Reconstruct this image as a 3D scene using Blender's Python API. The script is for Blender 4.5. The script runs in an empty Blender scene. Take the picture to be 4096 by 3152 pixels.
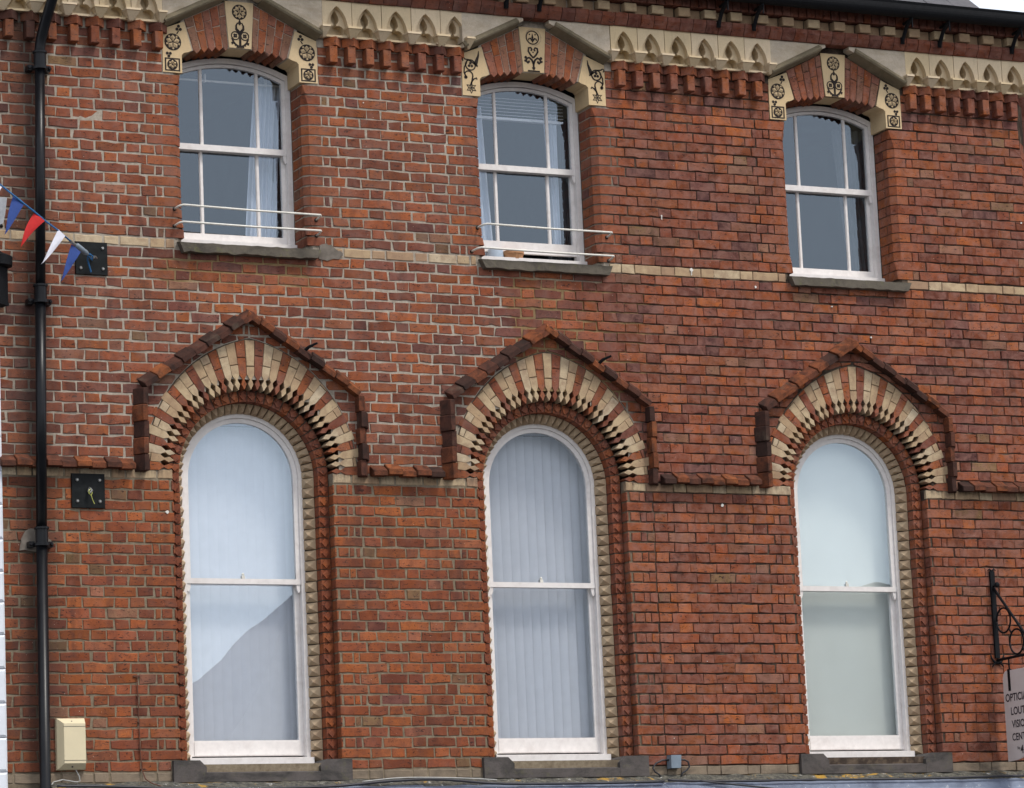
import bpy, math, random
from mathutils import Matrix, Vector
random.seed(11)
R = math.radians
sc = bpy.context.scene
COL = sc.collection

# ------------------------------------------------------------------ camera
def cam_axes(y, p, r):
    fwd = Vector((math.sin(y)*math.cos(p), math.cos(y)*math.cos(p), math.sin(p)))
    right = Vector((math.cos(y), -math.sin(y), 0))
    up = right.cross(fwd)
    return math.cos(r)*right + math.sin(r)*up, -math.sin(r)*right + math.cos(r)*up, fwd
CAM = Vector((-8.9448, -23.0467, -3.7814)); FPX = 13952.26
CR, CU, CF = cam_axes(0.44602194, 0.17410953, -0.04444636)
cd = bpy.data.cameras.new('camera'); co = bpy.data.objects.new('camera', cd); COL.objects.link(co)
m = Matrix((CR, CU, -CF)).transposed().to_4x4(); m.translation = CAM; co.matrix_world = m
cd.sensor_width = 36; cd.lens = FPX/4096*36; cd.clip_start = 0.5; cd.clip_end = 2000
sc.camera = co
def px(X, Y, Z):
    d = Vector((X, Y, Z)) - CAM; w = d.dot(CF)
    return 2048 + FPX*d.dot(CR)/w, 1576 - FPX*d.dot(CU)/w

# ------------------------------------------------------------------ sky, sun, exposure
SUN_EL, SUN_AZ = 58, 152            # azimuth measured from +Y towards +X: in front of the facade, a little to its right
w = bpy.data.worlds.new('World'); sc.world = w; w.use_nodes = True
nt = w.node_tree; bg = nt.nodes['Background']
sky = nt.nodes.new('ShaderNodeTexSky'); sky.sky_type = 'NISHITA'; sky.sun_disc = False
sky.sun_elevation = R(SUN_EL); sky.sun_rotation = R(SUN_AZ); sky.air_density = 1.0; sky.dust_density = 4.0; sky.ozone_density = 1.0
veil = nt.nodes.new('ShaderNodeMix'); veil.data_type = 'RGBA'; veil.inputs[0].default_value = .56     # even bright cloud veil over the blue
nt.links.new(sky.outputs[0], veil.inputs[6]); veil.inputs[7].default_value = (8.6, 8.9, 9.4, 1)
nt.links.new(veil.outputs[2], bg.inputs[0]); bg.inputs[1].default_value = 0.12
sl = bpy.data.lights.new('sun', 'SUN'); so = bpy.data.objects.new('sun', sl); COL.objects.link(so)
sl.energy = 1.5; sl.angle = R(10); sl.color = (1.0, 0.96, 0.90)
sd = Vector((math.sin(R(SUN_AZ))*math.cos(R(SUN_EL)), math.cos(R(SUN_AZ))*math.cos(R(SUN_EL)), math.sin(R(SUN_EL))))
so.rotation_euler = sd.to_track_quat('Z', 'Y').to_euler()
vs = sc.view_settings; vs.view_transform = 'Standard'; vs.look = 'None'; vs.gamma = 1; vs.use_curve_mapping = False
vs.exposure = 0.66
sc.cycles.use_adaptive_sampling = True; sc.cycles.adaptive_threshold = .02; sc.cycles.max_bounces = 6; sc.cycles.diffuse_bounces = 3; sc.cycles.transparent_max_bounces = 8

# ------------------------------------------------------------------ materials
class NT:
    def __init__(s, name):
        s.m = bpy.data.materials.new(name); s.m.use_nodes = True; s.t = s.m.node_tree
        s.b = s.t.nodes['Principled BSDF']; s.pos = s.n('ShaderNodeNewGeometry').outputs['Position']
    def n(s, k): return s.t.nodes.new(k)
    def l(s, a, b): s.t.links.new(a, b)
    def put(s, sock, v):
        if hasattr(v, 'is_output') or isinstance(v, bpy.types.NodeSocket): s.l(v, sock)
        else: sock.default_value = v if not isinstance(v, tuple) or len(v) != 3 or sock.type == 'VECTOR' else (*v, 1)
    def noise(s, scale, detail=4, rough=.55, vec=None, dist=0, stretch=None):
        v = vec or s.pos
        if stretch:
            mp = s.n('ShaderNodeMapping'); s.l(v, mp.inputs[0]); mp.inputs['Scale'].default_value = stretch; v = mp.outputs[0]
        t = s.n('ShaderNodeTexNoise'); s.l(v, t.inputs['Vector']); t.inputs['Scale'].default_value = scale
        t.inputs['Detail'].default_value = detail; t.inputs['Roughness'].default_value = rough; t.inputs['Distortion'].default_value = dist
        return t.outputs[0]
    def rng(s, v, a, b, c=0., d=1.):
        r = s.n('ShaderNodeMapRange'); s.l(v, r.inputs[0])
        for i, x in enumerate((a, b, c, d)): r.inputs[i+1].default_value = x
        return r.outputs[0]
    def math(s, op, a, b=0.):
        x = s.n('ShaderNodeMath'); x.operation = op; s.put(x.inputs[0], a); s.put(x.inputs[1], b); return x.outputs[0]
    def mix(s, f, a, b, mode='MIX'):
        x = s.n('ShaderNodeMix'); x.data_type = 'RGBA'; x.blend_type = mode
        s.put(x.inputs[0], f); s.put(x.inputs[6], a); s.put(x.inputs[7], b); return x.outputs[2]
    def ramp(s, f, stops):
        x = s.n('ShaderNodeValToRGB'); s.l(f, x.inputs[0]); e = x.color_ramp.elements
        while len(e) < len(stops): e.new(.5)
        for i, (p, c) in enumerate(stops): e[i].position = p; e[i].color = (*c, 1)
        return x.outputs[0]
    def xyz(s):
        x = s.n('ShaderNodeSeparateXYZ'); s.l(s.pos, x.inputs[0]); return x.outputs
    def bump(s, h, strength=.4, dist=.003):
        x = s.n('ShaderNodeBump'); s.l(h, x.inputs['Height']); x.inputs['Strength'].default_value = strength
        x.inputs['Distance'].default_value = dist; s.l(x.outputs[0], s.b.inputs['Normal'])
    def fin(s, col, rough=.8, spec=.3):
        s.put(s.b.inputs['Base Color'], col); s.put(s.b.inputs['Roughness'], rough)
        s.b.inputs['Specular IOR Level'].default_value = spec
        return s.m
    def attr(s):
        a = s.n('ShaderNodeAttribute'); a.attribute_name = 'tint'
        x = s.n('ShaderNodeSeparateColor'); s.l(a.outputs['Color'], x.inputs[0]); return x.outputs
    def seedpos(s, b):
        o = s.n('ShaderNodeObjectInfo').outputs['Random']
        c = s.n('ShaderNodeCombineXYZ'); q = s.math('ADD', s.math('MULTIPLY', b, 37.), s.math('MULTIPLY', o, 11.))
        for i in range(3): s.l(q, c.inputs[i])
        v = s.n('ShaderNodeVectorMath'); v.operation = 'ADD'; s.l(s.pos, v.inputs[0]); s.l(c.outputs[0], v.inputs[1]); return v.outputs[0]

def simple(name, col, rough=.6, spec=.4, var=.12, scale=20, bump=0., metal=0., dirt=0., dcol=(.05, .045, .04)):
    k = NT(name); n = k.noise(scale, 5)
    c = k.mix(k.rng(n, .3, .7), tuple(x*(1-var) for x in col), tuple(min(1, x*(1+var)) for x in col))
    if dirt:
        d = k.rng(k.noise(6, 6, .65, dist=.6), .5, .75, 0, dirt); c = k.mix(d, c, dcol)
    if bump: k.bump(k.noise(scale*8, 4), bump, .002)
    k.b.inputs['Metallic'].default_value = metal
    return k.fin(c, rough, spec)

def brick_mat():
    k = NT('red_brick'); a = k.attr(); sp = k.seedpos(a[2]); X, Y, Z = k.xyz()
    base = k.ramp(a[0], [(0, (.105, .052, .052)), (.14, (.155, .060, .050)), (.34, (.225, .066, .036)), (.58, (.320, .086, .031)),
                         (.78, (.400, .120, .034)), (.90, (.34, .125, .072)), (.97, (.28, .160, .095)), (1, (.20, .135, .055))])
    v = k.n('ShaderNodeCombineColor')
    for i in range(3): k.l(a[1], v.inputs[i])
    c = k.mix(1., base, v.outputs[0], 'MULTIPLY')
    big = k.noise(15, 3, .65, sp, .4)
    c = k.mix(k.rng(big, .38, .74, 0, .58), c, (.105, .042, .034))
    c = k.mix(k.rng(k.noise(8, 2, .6, sp), .52, .8, 0, .5), c, (.36, .14, .085))
    fine = k.noise(190, 2, .7, sp)
    c = k.mix(k.rng(fine, .25, .75, .0, .45), c, (.060, .024, .018))
    mark = k.noise(46, 2, .6, sp, 1.2, stretch=(.6, 1, 1.6))
    c = k.mix(k.rng(mark, .60, .66, 0, .85), c, (.022, .014, .013))
    soot = k.noise(1.1, 3, .6)
    c = k.mix(k.rng(soot, .46, .75, 0, .45), c, (.055, .032, .028))
    run_ = k.noise(1, 3, .6, stretch=(7, 7, .9))
    c = k.mix(k.rng(run_, .54, .72, 0, .55), c, (.045, .028, .026))
    # thin pale lime bloom on the repointed left part
    left = k.rng(k.math('ADD', X, k.math('MULTIPLY', soot, 1.2)), 3.0, 3.7, 1, 0)
    hi = k.rng(Z, -.05, .25, .35, 1.)
    lime = k.math('MULTIPLY', k.math('MULTIPLY', left, hi), k.rng(k.noise(7, 3, .7, sp, .5), .40, .85, .04, .45))
    c = k.mix(lime, c, (.255, .165, .140))
    # greyed, pitted faces on the unpointed right part
    wr = k.math('MULTIPLY', k.math('SUBTRACT', 1., left), k.rng(k.noise(11, 3, .7, sp, .6), .38, .70, .0, .60))
    c = k.mix(wr, c, (.265, .140, .112))
    # soot run beside the rainwater pipe
    pipe = k.rng(k.math('ABSOLUTE', k.math('ADD', X, k.math('ADD', 1.60, k.math('MULTIPLY', big, .10)))), .06, .24, .62, 0)
    c = k.mix(pipe, c, (.035, .026, .023))
    speck = k.noise(120, 0, .5, sp)
    c = k.mix(k.rng(speck, .865, .885, 0, .6), c, (.62, .55, .46))
    k.bump(fine, .6, .004)
    return k.fin(c, .9, .04)

def hood_mat():
    k = NT('sooty_hood_brick'); a = k.attr(); sp = k.seedpos(a[2]); o = k.n('ShaderNodeObjectInfo').outputs['Random']
    c = k.ramp(o, [(0, (.050, .028, .023)), (.22, (.105, .044, .031)), (.5, (.175, .060, .033)), (.85, (.24, .076, .032)), (1, (.29, .095, .036))])
    c = k.mix(k.rng(k.noise(12, 4, .65, sp, .4), .38, .66, 0, .80), c, (.026, .019, .017))
    c = k.mix(k.rng(k.noise(120, 3, .7, sp), .3, .75, 0, .5), c, (.018, .012, .010))
    c = k.mix(k.rng(k.noise(7, 3, .6, sp), .60, .75, 0, .4), c, (.12, .10, .075))
    k.bump(k.noise(150, 3, .7, sp), .6, .004)
    return k.fin(c, .88, .08)
def cream_brick_mat():
    k = NT('cream_brick'); a = k.attr(); sp = k.seedpos(a[2]); X, Y, Z = k.xyz()
    base = k.ramp(a[0], [(0, (.32, .20, .125)), (.35, (.40, .28, .165)), (.7, (.47, .355, .215)), (1, (.50, .41, .285))])
    c = k.mix(k.rng(k.noise(14, 4, .6, sp, .3), .4, .72, 0, .75), base, (.24, .150, .095))
    c = k.mix(k.rng(k.noise(130, 4, .7, sp), .35, .8, 0, .35), c, (.16, .11, .08))
    c = k.mix(k.rng(k.noise(45, 3, .6, sp, .8), .66, .72, 0, .6), c, (.06, .05, .045))
    # black drip stains under the string course and along the plinth
    st = k.noise(1, 5, .65, stretch=(38, 38, 7))
    low = k.math('MULTIPLY', k.rng(Z, .02, .085, .2, 1), k.rng(Z, .09, .091, 1, 0))
    out = k.math('MULTIPLY', low, k.rng(Z, -.02, .0, 0, 1))
    pl = k.rng(Z, -2.05, -2.02, .75, 0)
    s = k.math('MULTIPLY', k.math('MAXIMUM', out, pl), k.rng(st, .40, .62, 0, .9))
    am = k.n('ShaderNodeAttribute'); am.attribute_name = 'tint'
    c = k.mix(k.math('MULTIPLY', s, am.outputs['Alpha']), c, (.045, .038, .034))
    k.bump(k.noise(220, 4, .7, sp), .45, .003)
    return k.fin(c, .88, .2)

def mortar_mat():
    k = NT('mortar'); X, Y, Z = k.xyz()
    wob = k.math('MULTIPLY', k.math('SUBTRACT', k.noise(1.3, 3), .5), 1.3)
    left = k.rng(k.math('ADD', X, wob), 2.85, 3.15, 1, 0)
    up = k.rng(k.math('ADD', Z, k.math('MULTIPLY', wob, .25)), .0, .16, 0, 1)
    grit = k.noise(28, 3, .7)
    lo = k.mix(k.rng(grit, .3, .7), (.15, .118, .080), (.25, .205, .145))
    hi = k.mix(k.rng(grit, .3, .7), (.255, .215, .17), (.42, .37, .305))
    br = k.mix(k.rng(grit, .3, .7), (.19, .125, .060), (.28, .195, .10))
    rt = k.mix(k.rng(k.noise(9, 3, .7), .46, .76), (.050, .037, .030), (.18, .135, .095))
    def box(cx, cz, hx, hz):
        dx = k.rng(k.math('ABSOLUTE', k.math('ADD', k.math('SUBTRACT', X, cx), k.math('MULTIPLY', wob, .35))), hx, hx+.08, 1, 0)
        dz = k.rng(k.math('ABSOLUTE', k.math('ADD', k.math('SUBTRACT', Z, cz), k.math('MULTIPLY', wob, .2))), hz, hz+.06, 1, 0)
        return k.math('MULTIPLY', dx, dz)
    patch = k.math('MAXIMUM', box(2.65, 1.15, .55, .42), box(-.05, 1.55, .55, .09))
    c = k.mix(up, lo, hi)
    c = k.mix(left, rt, c)
    c = k.mix(patch, c, br)
    c = k.mix(k.rng(wob, .0, .3, 0, .45), c, (.10, .080, .060))
    pipe = k.rng(k.math('ABSOLUTE', k.math('ADD', X, 1.64)), .05, .2, .75, 0)
    c = k.mix(pipe, c, (.05, .042, .035))
    c = k.mix(k.rng(k.noise(150, 2), .77, .8, 0, .6), c, (.7, .66, .58))
    k.bump(k.noise(150, 2, .75), .8, .004)
    return k.fin(c, .95, .03)

def glass_mat(name='window_glass', refl=2.1):
    k = NT(name); t = k.t
    fr = k.n('ShaderNodeFresnel'); fr.inputs[0].default_value = 1.52
    bk = k.n('ShaderNodeNewGeometry').outputs['Backfacing']
    f = k.math('MULTIPLY', k.math('MULTIPLY', fr.outputs[0], refl), k.math('SUBTRACT', 1., bk))
    gl = k.n('ShaderNodeBsdfGlossy'); gl.inputs['Roughness'].default_value = .002
    gl.inputs['Color'].default_value = (.74, .87, 1, 1)
    nz = k.n('ShaderNodeTexNoise'); k.l(k.pos, nz.inputs['Vector']); nz.inputs['Scale'].default_value = 2.2; nz.inputs['Detail'].default_value = 1
    v1 = k.n('ShaderNodeVectorMath'); v1.operation = 'SUBTRACT'; k.l(nz.outputs['Color'], v1.inputs[0]); v1.inputs[1].default_value = (.5, .5, .5)
    v2 = k.n('ShaderNodeVectorMath'); v2.operation = 'SCALE'; k.l(v1.outputs[0], v2.inputs[0]); v2.inputs['Scale'].default_value = .007
    v3 = k.n('ShaderNodeVectorMath'); v3.operation = 'ADD'; k.l(v2.outputs[0], v3.inputs[0]); k.l(k.n('ShaderNodeNewGeometry').outputs['Normal'], v3.inputs[1])
    k.l(v3.outputs[0], gl.inputs['Normal'])
    tr = k.n('ShaderNodeBsdfTransparent'); tr.inputs[0].default_value = (.95, .96, .965, 1)
    mx = k.n('ShaderNodeMixShader'); k.l(f, mx.inputs[0]); k.l(tr.outputs[0], mx.inputs[1]); k.l(gl.outputs[0], mx.inputs[2])
    k.l(mx.outputs[0], t.nodes['Material Output'].inputs['Surface'])
    return k.m

def stone_mat(name, col, dark, moss=0.):
    k = NT(name); c = k.mix(k.rng(k.noise(9, 6, .65), .35, .7), tuple(x*.75 for x in col), col)
    c = k.mix(k.rng(k.noise(3.5, 6, .7, dist=.5, stretch=(1, 1, 2)), .46, .66, 0, .8), c, dark)
    if moss: c = k.mix(k.rng(k.noise(13, 6, .7), .56, .68, 0, moss), c, (.13, .125, .06))
    c = k.mix(k.rng(k.noise(120, 3), .5, .8, 0, .4), c, tuple(x*.4 for x in col))
    k.bump(k.noise(70, 6, .7), .6, .004)
    return k.fin(c, .9, .2)

def terracotta_mat(name, ca, cb):
    k = NT(name); o = k.n('ShaderNodeObjectInfo').outputs['Random']
    c = k.mix(o, ca, cb)
    c = k.mix(k.rng(k.noise(5, 6, .65, dist=.4), .45, .72, 0, .32), c, (.36, .30, .20))
    c = k.mix(k.rng(k.noise(1, 5, .65, stretch=(30, 30, 6)), .55, .75, 0, .25), c, (.24, .19, .12))
    c = k.mix(k.rng(k.noise(110, 3), .45, .8, 0, .25), c, (.30, .24, .16))
    k.bump(k.noise(120, 5, .7), .3, .002)
    return k.fin(c, .75, .3)

def lead_mat():
    k = NT('lead_sheet'); X, Y, Z = k.xyz()
    c = k.mix(k.rng(k.noise(4, 6, .65, dist=.5), .3, .7), (.060, .075, .120), (.165, .20, .27))
    c = k.mix(k.rng(k.noise(26, 6, .75), .60, .70, 0, .7), c, (.62, .63, .62))
    c = k.mix(k.rng(k.noise(3, 5, .7, stretch=(1, 1, 3)), .60, .75, 0, .7), c, (.06, .06, .065))
    k.bump(k.noise(25, 5, .6), .4, .004)
    return k.fin(c, .55, .4)
def lichen_mat():
    k = NT('ledge_crust'); X, Y, Z = k.xyz()
    c = k.mix(k.rng(k.noise(30, 6, .75), .4, .65), (.045, .045, .042), (.16, .15, .12))
    c = k.mix(k.rng(k.noise(6, 6, .7, dist=.4), .575, .62, 0, .85), c, (.40, .23, .035))
    c = k.mix(k.rng(k.noise(17, 5, .7), .62, .66, 0, .8), c, (.45, .45, .43))
    k.bump(k.noise(60, 6, .75), 1., .01)
    return k.fin(c, .95, .1)

M = dict(stud=terracotta_mat('stud_terracotta', (.37, .26, .165), (.45, .335, .215)), hood=hood_mat(), plinth=stone_mat('plinth_brick', (.25, .195, .14), (.085, .07, .055), .1), brick=brick_mat(), cream=cream_brick_mat(), mortar=mortar_mat(), glass=glass_mat('window_glass', 2.7), dglass=glass_mat('double_glazing', 5.0),
    sill=stone_mat('sill_stone', (.13, .112, .088), (.045, .04, .034), .8), lowsill=stone_mat('lower_sill_stone', (.105, .092, .086), (.026, .026, .025), .3),
    terra=terracotta_mat('cream_terracotta', (.58, .45, .27), (.64, .515, .36)), block=terracotta_mat('buff_terracotta', (.55, .40, .22), (.59, .44, .255)),
    gable=stone_mat('gable_stone', (.56, .475, .37), (.36, .29, .20), .1), rake=stone_mat('raking_stone', (.23, .19, .125), (.12, .10, .065), .3),
    paint=simple('white_paint', (.70, .665, .64), .45, .45, .06, 30, .15, dirt=.38, dcol=(.42, .36, .33)),
    iron=simple('black_iron', (.007, .0075, .009), .65, .12, .3, 60, .3), pipe=simple('pipe_paint', (.006, .0065, .008), .32, .2, .3, 12, .08),
    inlay=simple('black_inlay', (.022, .016, .015), .8, .2, .3, 80, dirt=.35, dcol=(.17, .125, .07)), relief=simple('buff_relief', (.42, .31, .18), .8, .3, .25, 60, dirt=.4),
    curtain=simple('white_curtain', (.58, .63, .72), .9, .1, .05, 8), dark_curtain=simple('dark_curtain', (.10, .11, .12), .9, .1, .2, 8),
    blind=simple('blind_fabric', (.80, .81, .86), .8, .2, .03, 15), frost=simple('roller_blind_fabric', (.86, .88, .80), .6, .3, .04, 2),
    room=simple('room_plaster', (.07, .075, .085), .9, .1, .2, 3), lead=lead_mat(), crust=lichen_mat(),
    alarm=simple('cream_plastic', (.62, .54, .36), .4, .4, .05, 6, dirt=.15, dcol=(.45, .36, .2)), plate=simple('black_plate', (.008, .0095, .010), .5, .12, .4, 25, .4),
    steel=simple('steel', (.30, .30, .29), .35, .5, .15, 40, metal=.8), rail=simple('rail_paint', (.62, .60, .54), .4, .4, .1, 40),
    rust=simple('rusty_wire', (.10, .04, .025), .8, .3, .3, 60), cable=simple('black_cable', (.02, .02, .025), .5, .4, .3, 30),
    wcable=simple('white_cable', (.36, .36, .34), .5, .4, .1, 30), grey=simple('grey_plastic', (.16, .20, .24), .5, .4, .1, 20),
    white_wall=simple('white_masonry_paint', (.64, .67, .72), .7, .2, .04, 12, .3), slate=simple('roof_slate', (.055, .05, .055), .6, .4, .3, 14, .4),
    blue=simple('blue_cloth', (.030, .060, .21), .8, .2, .1, 30), red=simple('red_cloth', (.42, .022, .022), .8, .2, .1, 30), white=simple('white_cloth', (.60, .60, .66), .8, .2, .05, 30),
    shade_mortar=simple('joint_and_shade_mortar', (.085, .068, .052), .95, .05, .4, 40, .5), cement=simple('cement', (.15, .13, .11), .95, .05, .25, 18, .5), lime=simple('lime_splash', (.62, .60, .55), .9, .05, .1, 40), grey_cloth=simple('grey_cloth', (.30, .31, .33), .8, .2, .2, 20), cord=simple('blue_cord', (.03, .13, .30), .7, .2, .3, 90), sign=simple('sign_paint', (.55, .49, .47), .5, .4, .05, 8, dirt=.2, dcol=(.4, .34, .3)),
    letter=simple('black_letter', (.02, .012, .02), .5, .3, .2, 40), pot=simple('terracotta_pot', (.42, .22, .11), .8, .2, .15, 30),
    jar=simple('glazed_jar', (.35, .42, .50), .3, .5, .15, 15), tie=simple('yellow_tie', (.45, .47, .12), .6, .3, .1, 30),
    asphalt=simple('asphalt', (.05, .05, .052), .9, .2, .25, 8, .4), paving=simple('paving_stone', (.27, .25, .23), .85, .2, .2, 5, .3),
    render=simple('stucco', (.55, .52, .48), .85, .2, .1, 3), shop=simple('shopfront_paint', (.06, .08, .12), .5, .4, .2, 5))

# ------------------------------------------------------------------ mesh builder
class MB:
    def __init__(s): s.v = []; s.f = []; s.t = []; s.cur = (.5, 1, .5, 1)
    def tint(s, *t): s.cur = t if len(t) == 4 else (*t, 1)
    def face(s, idx): s.f.append(tuple(idx)); s.t.append(s.cur)
    def add(s, vs): b = len(s.v); s.v.extend(vs); return b
    def hull(s, a, b):                       # two rings with equal counts -> closed prism
        n = len(a); i = s.add(a); j = s.add(b)
        s.face([i+k for k in range(n)]); s.face([j+k for k in reversed(range(n))])
        for k in range(n): q = (k+1) % n; s.face((i+q, i+k, j+k, j+q))
    def prism(s, poly, y0, y1): s.hull([(x, y0, z) for x, z in poly], [(x, y1, z) for x, z in poly])      # poly CCW in x,z; y0 = front
    def prismZ(s, plan, z0, z1): s.hull([(x, y, z1) for x, y in plan], [(x, y, z0) for x, y in plan])     # plan CCW from above
    def prismX(s, prof, x0, x1): s.hull([(x0, y, z) for y, z in prof], [(x1, y, z) for y, z in prof])     # profile CW in y,z
    def box(s, x0, x1, y0, y1, z0, z1): s.prism([(x0, z0), (x1, z0), (x1, z1), (x0, z1)], y0, y1)
    def ring(s, outer, inner, y0, y1):
        n = len(outer); A = [s.add([(x, y, z) for x, z in p]) for y in (y0, y1) for p in (outer, inner)]
        o0, i0, o1, i1 = A
        for k in range(n):
            q = (k+1) % n
            s.face((o0+k, o0+q, i0+q, i0+k)); s.face((o1+q, o1+k, i1+k, i1+q))
            s.face((o0+q, o0+k, o1+k, o1+q)); s.face((i0+k, i0+q, i1+q, i1+k))
    def tube(s, pts, r, n=10, close=False):
        pts = [Vector(p) for p in pts]; rings = []; N = len(pts); up = None
        for i, p in enumerate(pts):
            a = pts[(i-1) % N] if (i or close) else p; b = pts[(i+1) % N] if (i < N-1 or close) else p
            d = (b-a).normalized()
            if up is None: up = Vector((0, 0, 1)) if abs(d.z) < .9 else Vector((0, 1, 0))
            e = d.cross(up).normalized(); up = e.cross(d).normalized()
            rr = r[i] if isinstance(r, (list, tuple)) else r
            rings.append(s.add([tuple(p + rr*(math.cos(2*math.pi*k/n)*e + math.sin(2*math.pi*k/n)*up)) for k in range(n)]))
        for i in range(N if close else N-1):
            a, b = rings[i], rings[(i+1) % N]
            for k in range(n): q = (k+1) % n; s.face((a+k, a+q, b+q, b+k))
        if not close:
            s.face([rings[0]+k for k in reversed(range(n))]); s.face([rings[-1]+k for k in range(n)])
    def lathe(s, c, prof, n=14, axis='Z'):    # prof: (radius, height)
        rings = []
        for r, h in prof:
            q = []
            for k in range(n):
                a = 2*math.pi*k/n; u, v = r*math.cos(a), r*math.sin(a)
                q.append((c[0]+u, c[1]+v, c[2]+h) if axis == 'Z' else (c[0]+u, c[1]-h, c[2]+v))
            rings.append(s.add(q))
        for a, b in zip(rings, rings[1:]):
            for k in range(n): q = (k+1) % n; s.face((a+k, a+q, b+q, b+k))
        s.face([rings[0]+k for k in reversed(range(n))]); s.face([rings[-1]+k for k in range(n)])
    def brick(s, poly, yf, yb=.035, bev=.004, jit=.0016, seg=.06):
        # poly CCW (x,z): ragged arrises, worn edges
        pts = []
        for i, (x0, z0) in enumerate(poly):
            x1, z1 = poly[(i+1) % len(poly)]; L = math.hypot(x1-x0, z1-z0); n = max(1, int(L/seg))
            for k in range(n):
                t = k/n; pts.append((x0+(x1-x0)*t + random.gauss(0, jit), z0+(z1-z0)*t + random.gauss(0, jit)))
        cx = sum(p[0] for p in pts)/len(pts); cz = sum(p[1] for p in pts)/len(pts)
        tilt = random.gauss(0, .006), random.gauss(0, .010)
        def yy(x, z): return yf + (x-cx)*tilt[0] + (z-cz)*tilt[1]
        inn = []
        for x, z in pts:
            d = math.hypot(x-cx, z-cz) or 1
            b = bev*random.uniform(.6, 1.5)
            hx = abs(x-cx); sx = -1 if x > cx else 1; sz = -1 if z > cz else 1
            inn.append((x + sx*min(b, hx*.5), yy(x, z), z + sz*min(b, abs(z-cz)*.5)))
        n = len(pts); a = s.add(inn); b_ = s.add([(x, yy(x, z)+bev, z) for x, z in pts]); c = s.add([(x, yb, z) for x, z in pts])
        s.face([a+k for k in range(n)])
        for k in range(n):
            q = (k+1) % n
            s.face((a+q, a+k, b_+k, b_+q)); s.face((b_+q, b_+k, c+k, c+q))
    def mesh(s, name, mat):
        me = bpy.data.meshes.new(name); me.from_pydata(s.v, [], s.f)
        at = me.attributes.new('tint', 'FLOAT_COLOR', 'CORNER'); buf = []
        for f, t in zip(s.f, s.t): buf += list(t)*len(f)
        at.data.foreach_set('color', buf); me.materials.append(M[mat]); me.update(); return me
    def build(s, name, mat, parent=None, kind=None, loc=None, smooth=False):
        me = s.mesh(name, mat)
        if smooth: me.polygons.foreach_set('use_smooth', [True]*len(me.polygons))
        return place(name, me, parent, loc, kind=kind)
def place(name, me, parent=None, loc=None, rot=None, scale=None, kind=None):
    o = bpy.data.objects.new(name, me); COL.objects.link(o); o.parent = parent
    if loc: o.location = loc
    if rot is not None: o.rotation_euler = (0, rot, 0)
    if scale: o.scale = scale
    if kind: o['kind'] = kind
    return o
def thing(name, label, cat, loc=(0, 0, 0), group=None):
    o = bpy.data.objects.new(name, None); COL.objects.link(o); o.location = loc; o.empty_display_size = .1
    return tag(o, label, cat, group)
def tag(o, label, cat, group=None):
    o['label'] = label; o['category'] = cat
    if group: o['group'] = group
    return o
def rt(x=None, z=0):
    h = random.gauss(.56, .19) if x is None else random.gauss(.62, .15) if z < 0 else random.gauss(.54, .18) if x < 2.9 else random.gauss(.53, .25)
    h = .99 if random.random() < .018 else min(.955, max(.02, h))
    return (h, random.uniform(.62, 1.22), random.random(), 1)
def rtc(stain=1): return (random.random(), 1, random.random(), stain)
def clip(poly, px_, pz_, nx, nz):             # keep the side n.(p-p0) >= 0
    out = []
    for i, a in enumerate(poly):
        b = poly[(i+1) % len(poly)]
        da = (a[0]-px_)*nx + (a[1]-pz_)*nz; db = (b[0]-px_)*nx + (b[1]-pz_)*nz
        if da >= 0: out.append(a)
        if (da >= 0) != (db >= 0):
            t = da/(da-db); out.append((a[0]+(b[0]-a[0])*t, a[1]+(b[1]-a[1])*t))
    return out
def area(p): return .5*abs(sum(p[i][0]*p[(i+1) % len(p)][1]-p[(i+1) % len(p)][0]*p[i][1] for i in range(len(p))))

# ------------------------------------------------------------------ layout of the facade (metres; facade plane y = 0, street at -y)
XC = (0.0, 2.378, 5.022)                      # window axes
XL, XR = -1.95, 6.745
C = .0762                                     # course height
ZA = .068                                     # springing of the arched windows
GROUND = -5.4

# street
g = MB(); g.box(-200, 200, -200, -2.6, GROUND-.4, GROUND); road = g.build('road', 'asphalt', kind='structure')
g = MB(); g.box(-200, 200, -2.6, 60, GROUND-.4, GROUND+.12); g.build('pavement', 'paving', kind='structure')

bld = thing('brick_building', 'red and cream brick building with three gabled upper windows and three tall arched windows', 'building', (0, 0, GROUND+.12))
OFF = Vector((0, 0, -(GROUND+.12)))
class P:                                       # parts are modelled in facade coordinates and hung under the building
    pass
root = bpy.data.objects.new('tmp', None)
def part(mb, name, mat, parent=None, kind=None, smooth=False):
    o = mb.build(name, mat, parent or bld, kind, smooth=smooth)
    if parent is None: o.location = OFF
    return o
def sub(name, me, parent, loc=(0, 0, 0), rot=None, scale=None, kind=None):
    l = Vector(loc) + (OFF if parent is bld else Vector())
    return place(name, me, parent, l, rot, scale, kind)

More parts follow.
